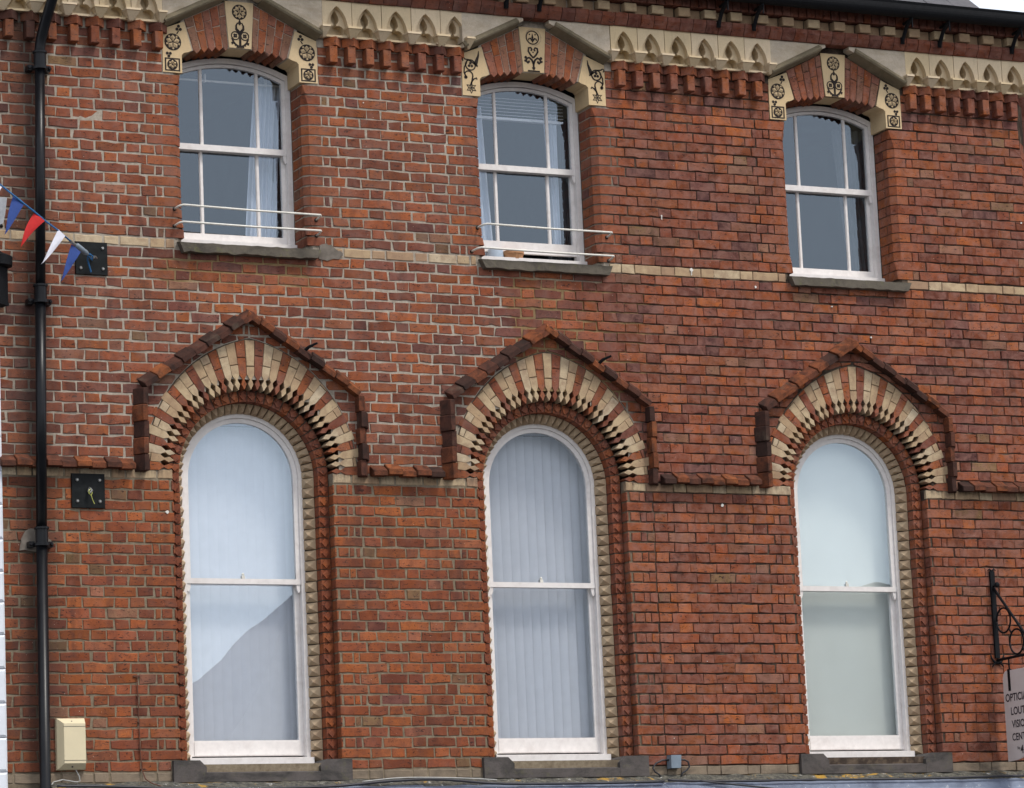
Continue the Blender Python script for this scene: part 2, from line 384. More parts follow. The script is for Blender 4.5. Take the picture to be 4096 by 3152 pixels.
# ---- pattern of the courses
bricks = []      # (poly, yf, tint, kind)
creams = []
quoins = []      # built meshes
def joint(x, z):
    j = .0135 if x < 2.9 + .25*math.sin(z*3) else .0080
    if z < .0 and x < 2.9: j = .0130
    return j
def arch_in(x, z):
    return z > .076 and math.hypot(x-.178, z-.076) < .984 and math.hypot(x+.178, z-.076) < .984
def emit(x0, x1, z0, z1, cream=False, stain=1, dy=0):
    if x1 - x0 < .022: return
    for xc in XC:
        if .85 < z0 < 1.15 and x0 + .02 < xc < x1 - .02:
            emit(x0, xc, z0, z1, cream, stain, dy); emit(xc, x1, z0, z1, cream, stain, dy); return
    jt = joint((x0+x1)/2, z0)/2; jx = jt*random.uniform(.75, 1.25)
    if jt < .005: jx *= .6; jt *= 1.25
    poly = [(x0+jx, z0+jt), (x1-jx, z0+jt), (x1-jx, z1-jt), (x0+jx, z1-jt)]
    for xc in XC:
        if z1 > .09 and z0 < 1.1 and x1 > xc-.85 and x0 < xc+.85:
            ins = [arch_in(a-xc, b) for a, b in poly] + [arch_in((poly[0][0]*(1-t)+poly[1][0]*t)-xc, b) for t in (.25, .5, .75) for b in (z0, z1)]
            if all(ins): return
            if any(ins):
                mx, mz = (x0+x1)/2-xc, (z0+z1)/2
                cc = .178 if mx < 0 else -.178
                d = math.hypot(mx-cc, mz-.076); nx, nz = (mx-cc)/d, (mz-.076)/d
                poly = clip(poly, xc+cc+nx*.992, .076+nz*.992, nx, nz)
                if len(poly) < 3 or area(poly) < .0005: return
    yf = random.gauss(0, .0013 if x0 < 2.9 else .0026) + dy
    if cream: creams.append((poly, yf, rtc(stain), 'plinth' if z1 < -2. else 'cream'))
    else: bricks.append((poly, yf, rt(x0, z0)))
P_, S_ = .343, .2287
def fill(a, b, z0, z1, row, cream=False, stain=1):
    if b - a < .03: return
    off = (row % 2)*P_/2 + random.uniform(-.006, .006) + .07
    cuts = [a]; k = math.floor((a-off)/P_) - 1
    while True:
        for e in (k*P_+off, k*P_+off+S_):
            e += random.gauss(0, .003)
            if a+.045 < e < b-.045 and e - cuts[-1] > .04: cuts.append(e)
        k += 1
        if k*P_+off > b: break
    cuts.append(b)
    for u, v in zip(cuts, cuts[1:]): emit(u, v, z0, z1, cream, stain)

def quoin_low(xc, s, z0, z1, row):            # jamb of the arched windows: returns the inner limit of the ordinary bricks
    jt = joint(xc, z0)/2
    def seg(u, v, yf=0., yb=.083):
        mb = MB(); mb.tint(min(.85, max(.3, random.gauss(.62, .1))), random.uniform(.85, 1.05), random.random())
        a, b = sorted((xc+s*u, xc+s*v)); mb.brick([(a, z0+jt), (b, z0+jt), (b, z1-jt), (a, z1-jt)], yf-.001, yb, .004, .0012)
        return mb
    if row % 2 == 0:
        quoins.append(seg(.6076, .6076+S_-.01)); return .6076+S_
    mb = seg(.640, .716); t = seg(.6076, .621); b0 = len(mb.v); mb.v += t.v; mb.f += [tuple(i+b0 for i in f) for f in t.f]; mb.t += t.t
    quoins.append(mb); emit(*sorted((xc+s*.721, xc+s*.772)), z0, z1); return .772
CH, RV = .518, .4745
def quoin_up(xc, s, z0, z1, row, ch0, ch1):   # chamfered jamb brick; ch0/ch1 chamfer size (0..1) at bottom / top
    jt = joint(xc, z0)/2; W = S_-.01 if row % 2 == 0 else .098
    dep = .105 if row % 2 == 0 else .222
    def plan(c):
        cx = RV + (CH-RV)*max(c, .04); cy = (CH-RV)*max(c, .04)
        p = [(CH+W, .0), (CH+W, dep), (RV, dep), (RV, cy), (cx, 0)]
        return p
    mb = MB(); mb.tint(min(.85, max(.3, random.gauss(.66, .12))), random.uniform(.85, 1.05), random.random())
    lo, hi = plan(ch0), plan(ch1)
    jx = random.gauss(0, .001)
    lo = [(xc+s*x+jx, y-.001, z0+jt) for x, y in lo]; hi = [(xc+s*x+jx, y-.001, z1-jt) for x, y in hi]
    if s > 0: mb.hull(hi, lo)
    else: mb.hull(hi[::-1], lo[::-1])
    quoins.append(mb)
    if row % 2 == 0:
        m2 = MB(); m2.tint(*rt()); a, b = sorted((xc+s*RV, xc+s*(RV+.1))); m2.box(a, b, .116, .222, z0+jt, z1-jt); quoins.append(m2); return CH+W+.01
    emit(*sorted((xc+s*(CH+W+.006), xc+s*(CH+W+.062))), z0, z1); return CH+W+.062

def row_fill(z0, z1, row, cream=False):
    spans = []                                  # blocked intervals
    zm = (z0+z1)/2
    for i, xc in enumerate(XC):
        if zm < .0:
            if z0 < -1.985: spans.append((xc-.672, xc+.672))
            else:
                l = quoin_low(xc, -1, z0, z1, row); r = quoin_low(xc, 1, z0, z1, row); spans.append((xc-l, xc+r))
        elif zm < .0762: spans.append((xc-.6076, xc+.6076))
        elif 1.68 < zm < 1.75: spans.append((xc-.545, xc+.565))
        elif 1.753 <= zm < 2.98:
            t = (zm - 1.753)/C; u = (2.983 - zm)/C
            def chf(z): return max(0., min(1., (z-1.80)/(1.6*C), (2.975-z)/(2.0*C)))
            l = quoin_up(xc, -1, z0, z1, row, chf(z0), chf(z1)); r = quoin_up(xc, 1, z0, z1, row, chf(z0), chf(z1)); spans.append((xc-l, xc+r))
        elif zm >= 2.98: spans.append((xc-.602, xc+.602))
    x = XL; out = []
    for a, b in sorted(spans): out.append((x, a)); x = b
    out.append((x, XR if zm < 2.9 else XR-.01))
    for a, b in out: fill(a, b, z0, z1, row, cream, 1)

row_fill(-28*C, -27*C, 1, True)
for k in range(-27, 0): row_fill(k*C, (k+1)*C, k % 2)
row_fill(0, C, 0, True)
row_fill(C, 2*C, 1)
for k in range(20): row_fill((2+k)*C, (3+k)*C, k % 2)
row_fill(22*C, 23*C, 0, True)
for k in range(18): row_fill((23+k)*C, (24+k)*C, (k+1) % 2)
for k in range(2): row_fill((41+k)*C, (42+k)*C, (k+1) % 2)

# ---- the wall: mortar bed with every joint recessed behind the bricks
g = MB(); nx = int((XR-XL)/.05); nz = int((3.30+2.16)/.05)
def blocked(x, z):
    for xc in XC:
        d = x-xc
        if abs(d) < .612 and -1.99 < z < .09: return True
        if z >= .076 and math.hypot(d, z-.076) < .66: return True
        if abs(d) < .522 and 1.74 < z < 3.0: return True
        if abs(d) < .47 and 2.98 < z < 3.19: return True
    return False
def ymort(x, z):
    d = .0050 if x < 2.85 + .25*math.sin(z*3) else .010
    return d + random.uniform(-.0012, .0012)
vid = {}
for i in range(nx+1):
    for j in range(nz+1):
        x = XL+(XR-XL)*i/nx; z = -2.16+(5.46)*j/nz; vid[i, j] = g.add([(x, ymort(x, z), z)])
for i in range(nx):
    for j in range(nz):
        if not any(blocked(XL+(XR-XL)*(i+a)/nx, -2.16+5.46*(j+b)/nz) for a in (0, 1) for b in (0, 1)):
            g.face((vid[i, j], vid[i+1, j], vid[i+1, j+1], vid[i, j+1]))
for xc in XC:                                   # bed behind the jamb bricks
    for s in (-1, 1):
        p = [(xc+s*(CH+.06), .008), (xc+s*(CH+.06), .25), (xc+s*(RV+.006), .25), (xc+s*(RV+.006), CH-RV+.004), (xc+s*(CH+.004), .007)]
        g.prismZ(p if s > 0 else p[::-1], 1.70, 3.05)
        p = [(xc+s*.70, .008), (xc+s*.70, .09), (xc+s*.613, .09), (xc+s*.613, .008)]
        g.prismZ(p if s > 0 else p[::-1], -2.0, .08)
wall = part(g, 'wall', 'mortar')

def on_screen(poly):
    q = [px(x, 0, z) for x, z in poly]
    cx = sum(a for a, b in q)/len(q); cz = sum(b for a, b in q)/len(q)
    if not (20 < cx < 4080 and 20 < cz < 3130): return 0
    x, z = poly[0]
    if -1.80 < x < -1.50: return 0
    for xc in XC:
        if abs(x-xc) < 1.1 and .0 < z < 1.35: return area(q)*.5
    return area(q)
bricks.sort(key=lambda b: -on_screen(b[0]))
for poly, yf, t in bricks[:300]:
    g = MB(); g.tint(*t); left = poly[0][0] < 2.9; g.brick(poly, yf, bev=.003 if left else .0035, jit=.0030 if left else .0024)
    sub('brick', g.mesh('brick', 'brick'), wall)
g = MB()
for poly, yf, t in bricks[300:]:
    g.tint(*t); left = poly[0][0] < 2.9; g.brick(poly, yf, bev=.003 if left else .0035, jit=.0030 if left else .0024)
part(g, 'brickwork', 'brick', wall, 'stuff')
for poly, yf, t, mm in creams:
    g = MB(); g.tint(*t); g.brick(poly, yf)
    nm = 'cream_brick' if mm == 'cream' else 'plinth_brick'; sub(nm, g.mesh(nm, mm), wall)
for mb in quoins: sub('quoin_brick', mb.mesh('quoin_brick', 'brick'), wall)
rs = random.Random(5); g = MB()
for k in range(24):
    x, z, r_ = rs.uniform(-1.4, 6.7), rs.uniform(-1.9, 3.0), rs.uniform(.003, .008)
    if any(abs(x-c) < .62 for c in XC) and not .98 < z < 1.6: continue
    if k % 6 == 0: r_ = rs.uniform(.009, .016)
    n = 8; g.prism([(x+r_*rs.uniform(.6, 1.2)*math.cos(2*math.pi*i/n), z+r_*rs.uniform(.6, 1.2)*math.sin(2*math.pi*i/n)) for i in range(n)], -.0065, .004)
    if k % 7 == 0: L = rs.uniform(.02, .05); g.prism([(x-.003, z-L), (x+.002, z-L), (x+.004, z), (x-.004, z)], -.006, .004)
part(g, 'lime_splash', 'lime', wall, 'stuff')
for cx, cz, pts in ((.655, 1.715, [(-.09, -.05), (-.03, -.062), (.05, -.05), (.095, -.03), (.085, .01), (.03, .035), (.005, .055), (-.05, .06), (-.085, .045)]),
                    (-1.62, -.445, [(-.13, -.07), (-.04, -.08), (.06, -.085), (.105, -.05), (.10, .0), (.07, .03), (.05, .065), (-.02, .08), (-.08, .06), (-.115, .01)])):
    g = MB(); pp = []
    for i, (x, z) in enumerate(pts):
        x2, z2 = pts[(i+1) % len(pts)]
        for t in (0, .33, .66): pp.append((cx+x+(x2-x)*t+rs.gauss(0, .005), cz+z+(z2-z)*t+rs.gauss(0, .005)))
    g.prism(pp, -.0055, .006); part(g, 'cement_patch', 'cement', wall)
# splayed corner at the far right end
g = MB(); 
for k in range(-28, 41):
    g.tint(*rt()); xx = XR - (.0 if k < 38 else .02*(k-37)); j = .004
    g.hull([(xx, .004, k*C+j), (xx+.16, .17, k*C+j), (xx+.16, .17, k*C+C-j), (xx, .004, k*C+C-j)], [(xx-.05, .05, k*C+j), (xx+.1, .24, k*C+j), (xx+.1, .24, k*C+C-j), (xx-.05, .05, k*C+C-j)])
part(g, 'corner_splay', 'brick', wall, 'stuff')
g = MB(); g.hull([(XR-.01, .02, -2.2), (XR+.16, .19, -2.2), (XR+.16, .19, 3.3), (XR-.01, .02, 3.3)], [(XR-.05, .08, -2.2), (XR+.1, .26, -2.2), (XR+.1, .26, 3.3), (XR-.05, .08, 3.3)])
part(g, 'corner_core', 'mortar', wall)
g = MB(); g.tint(.3, .7, .5); g.box(XR+.10, XR+2.5, .19, .30, -2.2, 3.72); part(g, 'return_wall', 'brick', wall)
# ground storey below the ledge and the far sides, plain
g = MB(); g.box(XL, XR+.16, .25, 4.2, GROUND+.12, -2.2); g.box(XL, XR, -.04, .25, GROUND+.12, -2.45); part(g, 'shopfront_wall', 'shop')
g = MB()
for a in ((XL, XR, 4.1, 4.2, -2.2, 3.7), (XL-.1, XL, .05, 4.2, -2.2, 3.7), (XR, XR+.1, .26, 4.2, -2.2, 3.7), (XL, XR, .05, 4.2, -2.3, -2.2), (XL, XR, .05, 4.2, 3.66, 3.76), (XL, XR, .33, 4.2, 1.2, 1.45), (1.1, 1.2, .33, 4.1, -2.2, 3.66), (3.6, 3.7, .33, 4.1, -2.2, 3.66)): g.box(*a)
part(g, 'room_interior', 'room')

# ------------------------------------------------------------------ arched windows: brick orders, voussoirs, hood
def sweep(prof, z0):                            # profile (r, y) carried up the right jamb, round the arch, down the left
    stations = [(1, 0, z0)] + [(math.cos(t), math.sin(t), ZA) for t in [math.pi*i/32 for i in range(33)]] + [(-1, 0, z0)]
    mb = MB(); rows = []
    for cx, sz, zb in stations: rows.append(mb.add([(r*cx, y, zb + r*sz) for r, y in prof]))
    for a, b in zip(rows, rows[1:]):
        for k in range(len(prof)-1): mb.face((a+k, a+k+1, b+k+1, b+k))
    return mb
def arch_pt(r, th): return (r*math.cos(th), ZA + r*math.sin(th))
def extr(th):                                   # pointed extrados, radius seen from (0, ZA)
    lo, hi = .7, 1.1
    for _ in range(30):
        mid = (lo+hi)/2; x, z = arch_pt(mid, th); x = abs(x)
        if math.hypot(x+.178, z-.076) < .984: lo = mid
        else: hi = mid
    return lo
vous = []                                       # (mesh, cream?)
NV = 39; ST = math.pi/NV
for i in range(NV):
    th = (i+.5)*ST; k = i if i <= 19 else 38-i
    creamy = (k % 3 != 0) if k < 19 else True
    if k == 18: creamy = False
    jr = .0016
    def wpt(r, f): da = f*(ST/2 - jr/r); return [arch_pt(r, th-da), arch_pt(r, th+da)]
    sp = (.775 if k % 2 else .845) + random.uniform(-.012, .012)
    ro = extr(th)-.004; oa, ob = arch_pt(extr(th-ST/2*.95)-.004, th-ST/2*.95), arch_pt(extr(th+ST/2*.95)-.004, th+ST/2*.95)
    tip = arch_pt(.602, th); lz = wpt(.643, .80); nk = wpt(.676, .24); sh = wpt(.712, 1.); sA = wpt(sp-.0025, 1.); sB = wpt(sp+.0025, 1.)
    inner = [tip, lz[0], nk[0], sh[0], sA[0], sA[1], sh[1], nk[1], lz[1]]
    outer = [sB[0], oa, ob, sB[1]]
    for poly in (inner, outer):
        mb = MB(); mb.tint(*((random.uniform(.25, 1), 1, random.random(), 0) if creamy else (min(.8, max(.3, random.gauss(.6, .1))), random.uniform(.85, 1.05), random.random(), 1)))
        y = random.gauss(-.004, .0012)
        if poly is outer: mb.brick(poly, y, .05, .003, .0008, .08)
        else: mb.prism(poly, y, .10)
        vous.append(mb.mesh('voussoir', 'cream' if creamy else 'brick'))
# diamond order
def diamond(h):
    mb = MB(); mb.tint(random.uniform(.48, .72), random.uniform(.85, 1.), random.random())
    hb = h*.5-.003
    mb.prism([(.530, -hb*.94), (.606, -hb*1.03), (.606, hb*1.03), (.530, hb*.94)], .085, .165)
    d = [(.537, 0), (.568, -.034*min(1, h/.074)), (.599, 0), (.568, .034*min(1, h/.074))]
    e = [(.568+(x-.568)*.93, z*.93) for x, z in d]
    mb.hull([(x, .071, z) for x, z in e], [(x, .086, z) for x, z in d])
    return mb.mesh('diamond_brick', 'brick')
dj, da_ = [diamond(C) for _ in range(3)], [diamond(.066) for _ in range(3)]
def stud(h):
    mb = MB(); mb.tint(random.uniform(.35, .95), 1, random.random(), 0)
    hb = h*.5-.002
    base = [(.528, .165, -hb), (.528, .165, hb), (.465, .228, hb*.9), (.465, .228, -hb*.9)]
    n = Vector((-1, -1, 0)).normalized()*.036
    n *= random.choice((1, 1, .95, .75)); ap = ((.528+.465)/2+n.x, (.165+.228)/2+n.y, hb*random.uniform(-.25, .1))
    i = mb.add(base); j = mb.add([ap])
    for k in range(4): mb.face((i+k, i+(k+1) % 4, j))
    q = mb.add([(.53, .25, -hb), (.53, .25, hb), (.465, .25, hb*.9), (.465, .25, -hb*.9)])
    for k in range(4): mb.face((i+(k+1) % 4, i+k, q+k, q+(k+1) % 4))
    return mb.mesh('stud_brick', 'stud')
sj, sa_ = [stud(C) for _ in range(4)], [stud(.054) for _ in range(4)]
# hood tile: weathered top brick
def tile():
    mb = MB(); mb.tint(.3, .72, .5); L = .106
    prof = [(.01, 0), (-.078, 0), (-.078, .046), (.006, .098), (.01, .098)]
    mb.prismX(prof, 0, L)
    return mb.mesh('hood_tile', 'brick')
tiles = []
for t0 in range(6):
    mb = MB(); mb.tint((.10, .45, .58, .70, .34, .80)[t0], (.42, .26, .34, .30, .22, .36)[t0], random.random()); L = .106; e = .004
    pr = [(.012, .004), (-.080, .004), (-.080, .040), (.004, .090), (.012, .090)]; pi_ = [(.012, .008), (-.076, .008), (-.076, .038), (.004, .086), (.012, .086)]
    a = [(0, y, z) for y, z in pi_]; b = [(e, y, z) for y, z in pr]; c = [(L-e, y, z) for y, z in pr]; d = [(L, y, z) for y, z in pi_]
    rr = [mb.add(q) for q in (a, b, c, d)]; n = 5
    mb.face([rr[0]+k for k in range(n)]); mb.face([rr[3]+k for k in reversed(range(n))])
    for u, v in zip(rr, rr[1:]):
        for k in range(n): q = (k+1) % n; mb.face((u+q, u+k, v+k, v+q))
    tiles.append(mb.mesh('hood_tile', 'hood'))
def run(p, q, parent, skip0=0., n=None):
    L = math.dist(p, q); n = n or max(1, round(L/.1095)); ang = math.atan2(q[1]-p[1], q[0]-p[0]); sc_ = L/n/.108
    for k in range(n):
        t = k/n; alt = (k % 2)*.007 + random.uniform(-.002, .002)
        nx_, nz_ = -math.sin(ang), math.cos(ang)
        o = sub('hood_tile', random.choice(tiles), parent, (p[0]+(q[0]-p[0])*t + nx_*(alt-.003), -alt*1.6 + random.uniform(-.002, .003), p[1]+(q[1]-p[1])*t + nz_*(alt-.003)), -ang + random.gauss(0, .012), (sc_, 1, 1))
surrounds = []
for w_, xc in enumerate(XC):
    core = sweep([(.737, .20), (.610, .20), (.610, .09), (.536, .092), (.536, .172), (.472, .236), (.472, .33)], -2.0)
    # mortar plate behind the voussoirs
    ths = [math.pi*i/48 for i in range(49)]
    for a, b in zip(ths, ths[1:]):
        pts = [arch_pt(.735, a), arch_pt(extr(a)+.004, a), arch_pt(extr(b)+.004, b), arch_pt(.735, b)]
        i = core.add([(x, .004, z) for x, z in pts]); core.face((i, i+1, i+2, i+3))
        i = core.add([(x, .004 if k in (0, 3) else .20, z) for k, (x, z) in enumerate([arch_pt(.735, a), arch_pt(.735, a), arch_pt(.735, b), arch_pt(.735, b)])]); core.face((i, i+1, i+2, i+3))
    sur = part(core, 'arch_surround', 'shade_mortar'); sur.location = OFF + Vector((xc, 0, 0))  # dark joint mortar; behind the voussoir holes its colour stands in for deep shade
    for me in vous: sub('voussoir', me, sur)
    for k in range(-1, 26):
        z = -C*(k+.5) if k >= 0 else .034
        for me_, nm in ((dj, 'diamond_brick'), (sj, 'stud_brick')):
            sub(nm, random.choice(me_), sur, (random.gauss(0, .0012), random.gauss(0, .002), z), random.gauss(0, .002), (1, 1, random.uniform(.98, 1.03)))
            sub(nm, random.choice(me_), sur, (random.gauss(0, .0012), random.gauss(0, .002), z), math.pi+random.gauss(0, .002), (1, 1, random.uniform(.98, 1.03)))
    for k in range(26): sub('diamond_brick', random.choice(da_), sur, (0, random.gauss(0, .0015), ZA), -(k+.5)*math.pi/26)
    for k in range(29): sub('stud_brick', random.choice(sa_), sur, (0, random.gauss(0, .0015), ZA), -(k+.5)*math.pi/29)
    run((-.806, .052), (-.806, .645), sur, n=5); run((-.812, .642), (.040, 1.1936), sur, n=9)
    run((-.040, 1.1936), (.812, .642), sur, n=9); run((.806, .645), (.806, .052), sur, n=5)
    surrounds.append(sur)
for a, b in ((-1.885, -.905), (.905, XC[1]-.905), (XC[1]+.905, XC[2]-.905), (XC[2]+.905, 6.75)):
    g = MB(); g.box(a, b, -.004, .003, .07, .074); strc = part(g, 'string_course', 'mortar'); run((a, .060), (b, .060), strc)

# sills of the arched windows: stooled stone ends, weathered slope between
g = MB()
def lowsill():
    g = MB()
    for s in (-1, 1):
        a = [(s*.672, -2.135), (s*.672, -1.983), (s*.475, -1.983), (s*.43, -2.02), (s*.43, -2.135)]
        g.prism(a if s < 0 and False else (a[::-1] if s < 0 else a[::-1]) if s > 0 else [(x, z) for x, z in a[::-1]], -.03, .3) if False else None
        q = sorted((s*.43, s*.672)); x0, x1 = q
        inner = s*.43
        poly = [(s*.672, -2.135), (s*.43, -2.135), (s*.43, -2.03), (s*.478, -1.983), (s*.672, -1.983)]
        if s > 0: poly = poly[::-1]
        g.prism(poly, -.032, .30)
    g.hull([(-.43, -.030, -2.135), (.43, -.030, -2.135), (.43, -.030, -2.072), (-.43, -.030, -2.072)], [(-.43, .3, -2.135), (.43, .3, -2.135), (.43, .3, -1.99), (-.43, .3, -1.99)])
    return g.mesh('stone_sill', 'lowsill')
lsm = lowsill()

# ------------------------------------------------------------------ sash windows
def outline(hw, zb, zs, rise=None, rad=None, n=24):
    """CCW outline: bottom left, bottom right, then over the head."""
    pts = [(-hw, zb), (hw, zb)]
    if rad is None:                              # segmental head: springing zs at hw, rise
        Rr = (hw*hw + rise*rise)/(2*rise); cz = zs + rise - Rr; a0 = math.asin(hw/Rr)
        for i in range(n+1): a = a0 - 2*a0*i/n; pts.append((Rr*math.sin(a), cz + Rr*math.cos(a)))
    else:
        for i in range(n+1): a = math.pi*i/n; pts.append((hw*math.cos(a), zs + hw*math.sin(a)))
    return pts
def rect(x0, x1, z0, z1): return [(x0, z0), (x1, z0), (x1, z1), (x0, z1)]
def horn(mb, x, z, y0, y1, s):
    mb.prism([(x, z), (x, z+.02), (x+s*.03, z+.02), (x+s*.03, z-.045), (x+s*.018, z-.062), (x+s*.006, z-.04)][::(-1 if s > 0 else 1)], y0, y1)
def upper_window(xc, opened=0.):
    f = MB(); f.ring(outline(.474, 1.775, 3.085, .105), outline(.436, 1.80, 3.055, .098), .235, .335)
    f.hull([(-.474, .19, 1.775), (.474, .19, 1.775), (.474, .19, 1.800), (-.474, .19, 1.800)], [(-.474, .335, 1.775), (.474, .335, 1.775), (.474, .335, 1.815), (-.474, .335, 1.815)])
    o = part(f, 'sash_window', 'paint'); o.location = OFF + Vector((xc, 0, 0))
    s = MB(); s.ring(outline(.440, 2.485, 3.05, .098), outline(.410, 2.528, 3.035, .090), .250, .284)
    s.box(-.440, .440, .246, .292, 2.486, 2.530); horn(s, .410, 2.486, .252, .282, 1); horn(s, -.410, 2.486, .252, .282, -1)
    sub('upper_sash', s.mesh('upper_sash', 'paint'), o)
    zb = 1.803 + opened
    s = MB(); s.ring(rect(-.440, .440, zb, 2.525), rect(-.408, .408, zb+.068+opened*.35, 2.485), .288, .322)
    sub('lower_sash', s.mesh('lower_sash', 'paint'), o)
    for x in (-.220, .220):
        b = MB(); zt = 3.035 + .09 - .05
        b.prism([(x-.009, 2.52), (x+.009, 2.52), (x+.009, 3.13), (x-.009, 3.13)], .256, .280); b.box(x-.013, x+.013, .262, .272, 2.52, 3.13)
        sub('glazing_bar', b.mesh('glazing_bar', 'paint'), o)
        b = MB(); b.box(x-.009, x+.009, .292, .318, zb+.06, 2.49); b.box(x-.014, x+.014, .300, .310, zb+.06, 2.49)
        sub('glazing_bar', b.mesh('glazing_bar', 'paint'), o)
    xs = (-.42, -.220, .220, .42)
    full = outline(.425, 2.51, 3.045, .092)
    for a, b in zip(xs, xs[1:]):
        p = clip(clip(full, a, 0, 1, 0), b, 0, -1, 0)
        q = MB(); q.prism(p, .268, .271); sub('pane', q.mesh('pane', 'glass'), o)
        q = MB(); q.prism(rect(a, b, zb+.05, 2.50), .304, .307); sub('pane', q.mesh('pane', 'glass'), o)
    # worn stone sill, splayed ends
    st = MB()
    fr = [(-.530, -.062, 1.720), (-.500, -.062, 1.652), (.532, -.062, 1.652), (.562, -.062, 1.720)]
    n = 22; tb = []; 
    def xe(t, k): return fr[0][0]+(fr[3][0]-fr[0][0])*t if k else fr[1][0]+(fr[2][0]-fr[1][0])*t
    A = [st.add([(xe(i/n, 1), -.062+random.gauss(0, .0012), 1.716+random.gauss(0, .0015)) for i in range(n+1)]),
         st.add([(xe(i/n, 0), -.060+random.gauss(0, .002), 1.650+random.gauss(0, .0035)) for i in range(n+1)]),
         st.add([(xe(i/n, 0), .02, 1.648) for i in range(n+1)]), st.add([(xe(i/n, 1), .24, 1.772) for i in range(n+1)])]
    for i in range(n):
        st.face((A[0]+i, A[1]+i, A[1]+i+1, A[0]+i+1)); st.face((A[1]+i, A[2]+i, A[2]+i+1, A[1]+i+1)); st.face((A[3]+i, A[0]+i, A[0]+i+1, A[3]+i+1))
    st.face((A[0], A[3], A[2], A[1])); st.face((A[0]+n, A[1]+n, A[2]+n, A[3]+n))
    sub('stone_sill', st.mesh('stone_sill', 'sill'), o)
    return o
uw = [upper_window(XC[0]), upper_window(XC[1], .055), upper_window(XC[2])]
def arched_window(xc):
    f = MB(); f.ring(outline(.470, -2.00, ZA, rad=1), outline(.438, -1.97, ZA, rad=1), .238, .33)
    o = part(f, 'arched_window', 'paint'); o.location = OFF + Vector((xc, 0, 0))
    s = MB(); s.ring(outline(.442, -.70, ZA, rad=1), outline(.404, -.664, ZA, rad=1), .254, .290)
    s.box(-.442, .442, .250, .296, -.702, -.664); horn(s, .404, -.702, .256, .288, 1); horn(s, -.404, -.702, .256, .288, -1)
    sub('upper_sash', s.mesh('upper_sash', 'paint'), o)
    s = MB(); s.ring(rect(-.442, .442, -1.932, -.668), rect(-.400, .400, -1.820, -.70), .292, .326); s.box(-.400, .400, .286, .294, -1.926, -1.832)
    sub('lower_sash', s.mesh('lower_sash', 'paint'), o)
    s = MB(); s.hull([(-.470, .185, -1.996), (.470, .185, -1.996), (.470, .185, -1.952), (-.470, .185, -1.952)], [(-.470, .33, -1.996), (.470, .33, -1.996), (.470, .33, -1.938), (-.470, .33, -1.938)])
    sub('wooden_sill', s.mesh('wooden_sill', 'paint'), o)
    s = MB(); s.box(-.012, .012, .262, .296, -.662, -.640); s.lathe((.0, .275, -.640), [(.008, 0), (.012, .010), (.005, .02)], 8)
    sub('sash_fastener', s.mesh('sash_fastener', 'rail'), o)
    q = MB(); q.prism(outline(.42, -.69, ZA, rad=1), .270, .273); sub('pane', q.mesh('pane', 'dglass'), o)
    q = MB(); q.prism(rect(-.42, .42, -1.85, -.68), .308, .311); sub('pane', q.mesh('pane', 'dglass'), o)
    sub('stone_sill', lsm, o)
    return o
aw = [arched_window(x) for x in XC]

# ------------------------------------------------------------------ gabled heads of the upper windows
def disc(mb, x, z, r, y0, y1, n=20): mb.prism([(x+r*math.cos(2*math.pi*i/n), z+r*math.sin(2*math.pi*i/n)) for i in range(n)], y0, y1)
def annulus(mb, x, z, r0, r1, y0, y1, n=24):
    c = [(math.cos(2*math.pi*i/n), math.sin(2*math.pi*i/n)) for i in range(n)]
    mb.ring([(x+r1*a, z+r1*b) for a, b in c], [(x+r0*a, z+r0*b) for a, b in c], y0, y1)
def stroke(mb, pts, w0, y0, y1, w1=None):
    w1 = w0 if w1 is None else w1; n = len(pts); L, Rr = [], []
    for i, (x, z) in enumerate(pts):
        a = pts[max(0, i-1)]; b = pts[min(n-1, i+1)]; d = math.hypot(b[0]-a[0], b[1]-a[1]) or 1
        wv = (w0 + (w1-w0)*i/(n-1))/2*1.28; nx_, nz_ = -(b[1]-a[1])/d*wv, (b[0]-a[0])/d*wv
        L.append((x+nx_, z+nz_)); Rr.append((x-nx_, z-nz_))
    for i in range(n-1): mb.prism([Rr[i], Rr[i+1], L[i+1], L[i]], y0, y1)
def arc(x, z, r, a0, a1, n=14, r1=None):
    r1 = r if r1 is None else r1
    return [(x+(r+(r1-r)*i/n)*math.cos(R(a0+(a1-a0)*i/n)), z+(r+(r1-r)*i/n)*math.sin(R(a0+(a1-a0)*i/n))) for i in range(n+1)]
def petals(mb, x, z, r0, r1, n, y, a0=90, peak=.008):
    for k in range(n):
        a = R(a0+360*k/n); b = math.pi/n*.86
        ring_ = [(x+r0*math.cos(a), z+r0*math.sin(a)), (x+r1*.72*math.cos(a-b), z+r1*.72*math.sin(a-b)), (x+r1*math.cos(a), z+r1*math.sin(a)), (x+r1*.72*math.cos(a+b), z+r1*.72*math.sin(a+b))]
        i = mb.add([(p[0], y, p[1]) for p in ring_]); j = mb.add([(x+r1*.6*math.cos(a), y-peak, z+r1*.6*math.sin(a))])
        for q in range(4): mb.face((i+q, i+(q+1) % 4, j))
def trefoil(mb, x, z, r, y0, y1, a0=90):
    for k in range(3): disc(mb, x+r*.62*math.cos(R(a0+120*k)), z+r*.62*math.sin(R(a0+120*k)), r*.5, y0-.0002*k, y1, 9)
YD = -.0065                                    # inlay stands a hair in front of the block face
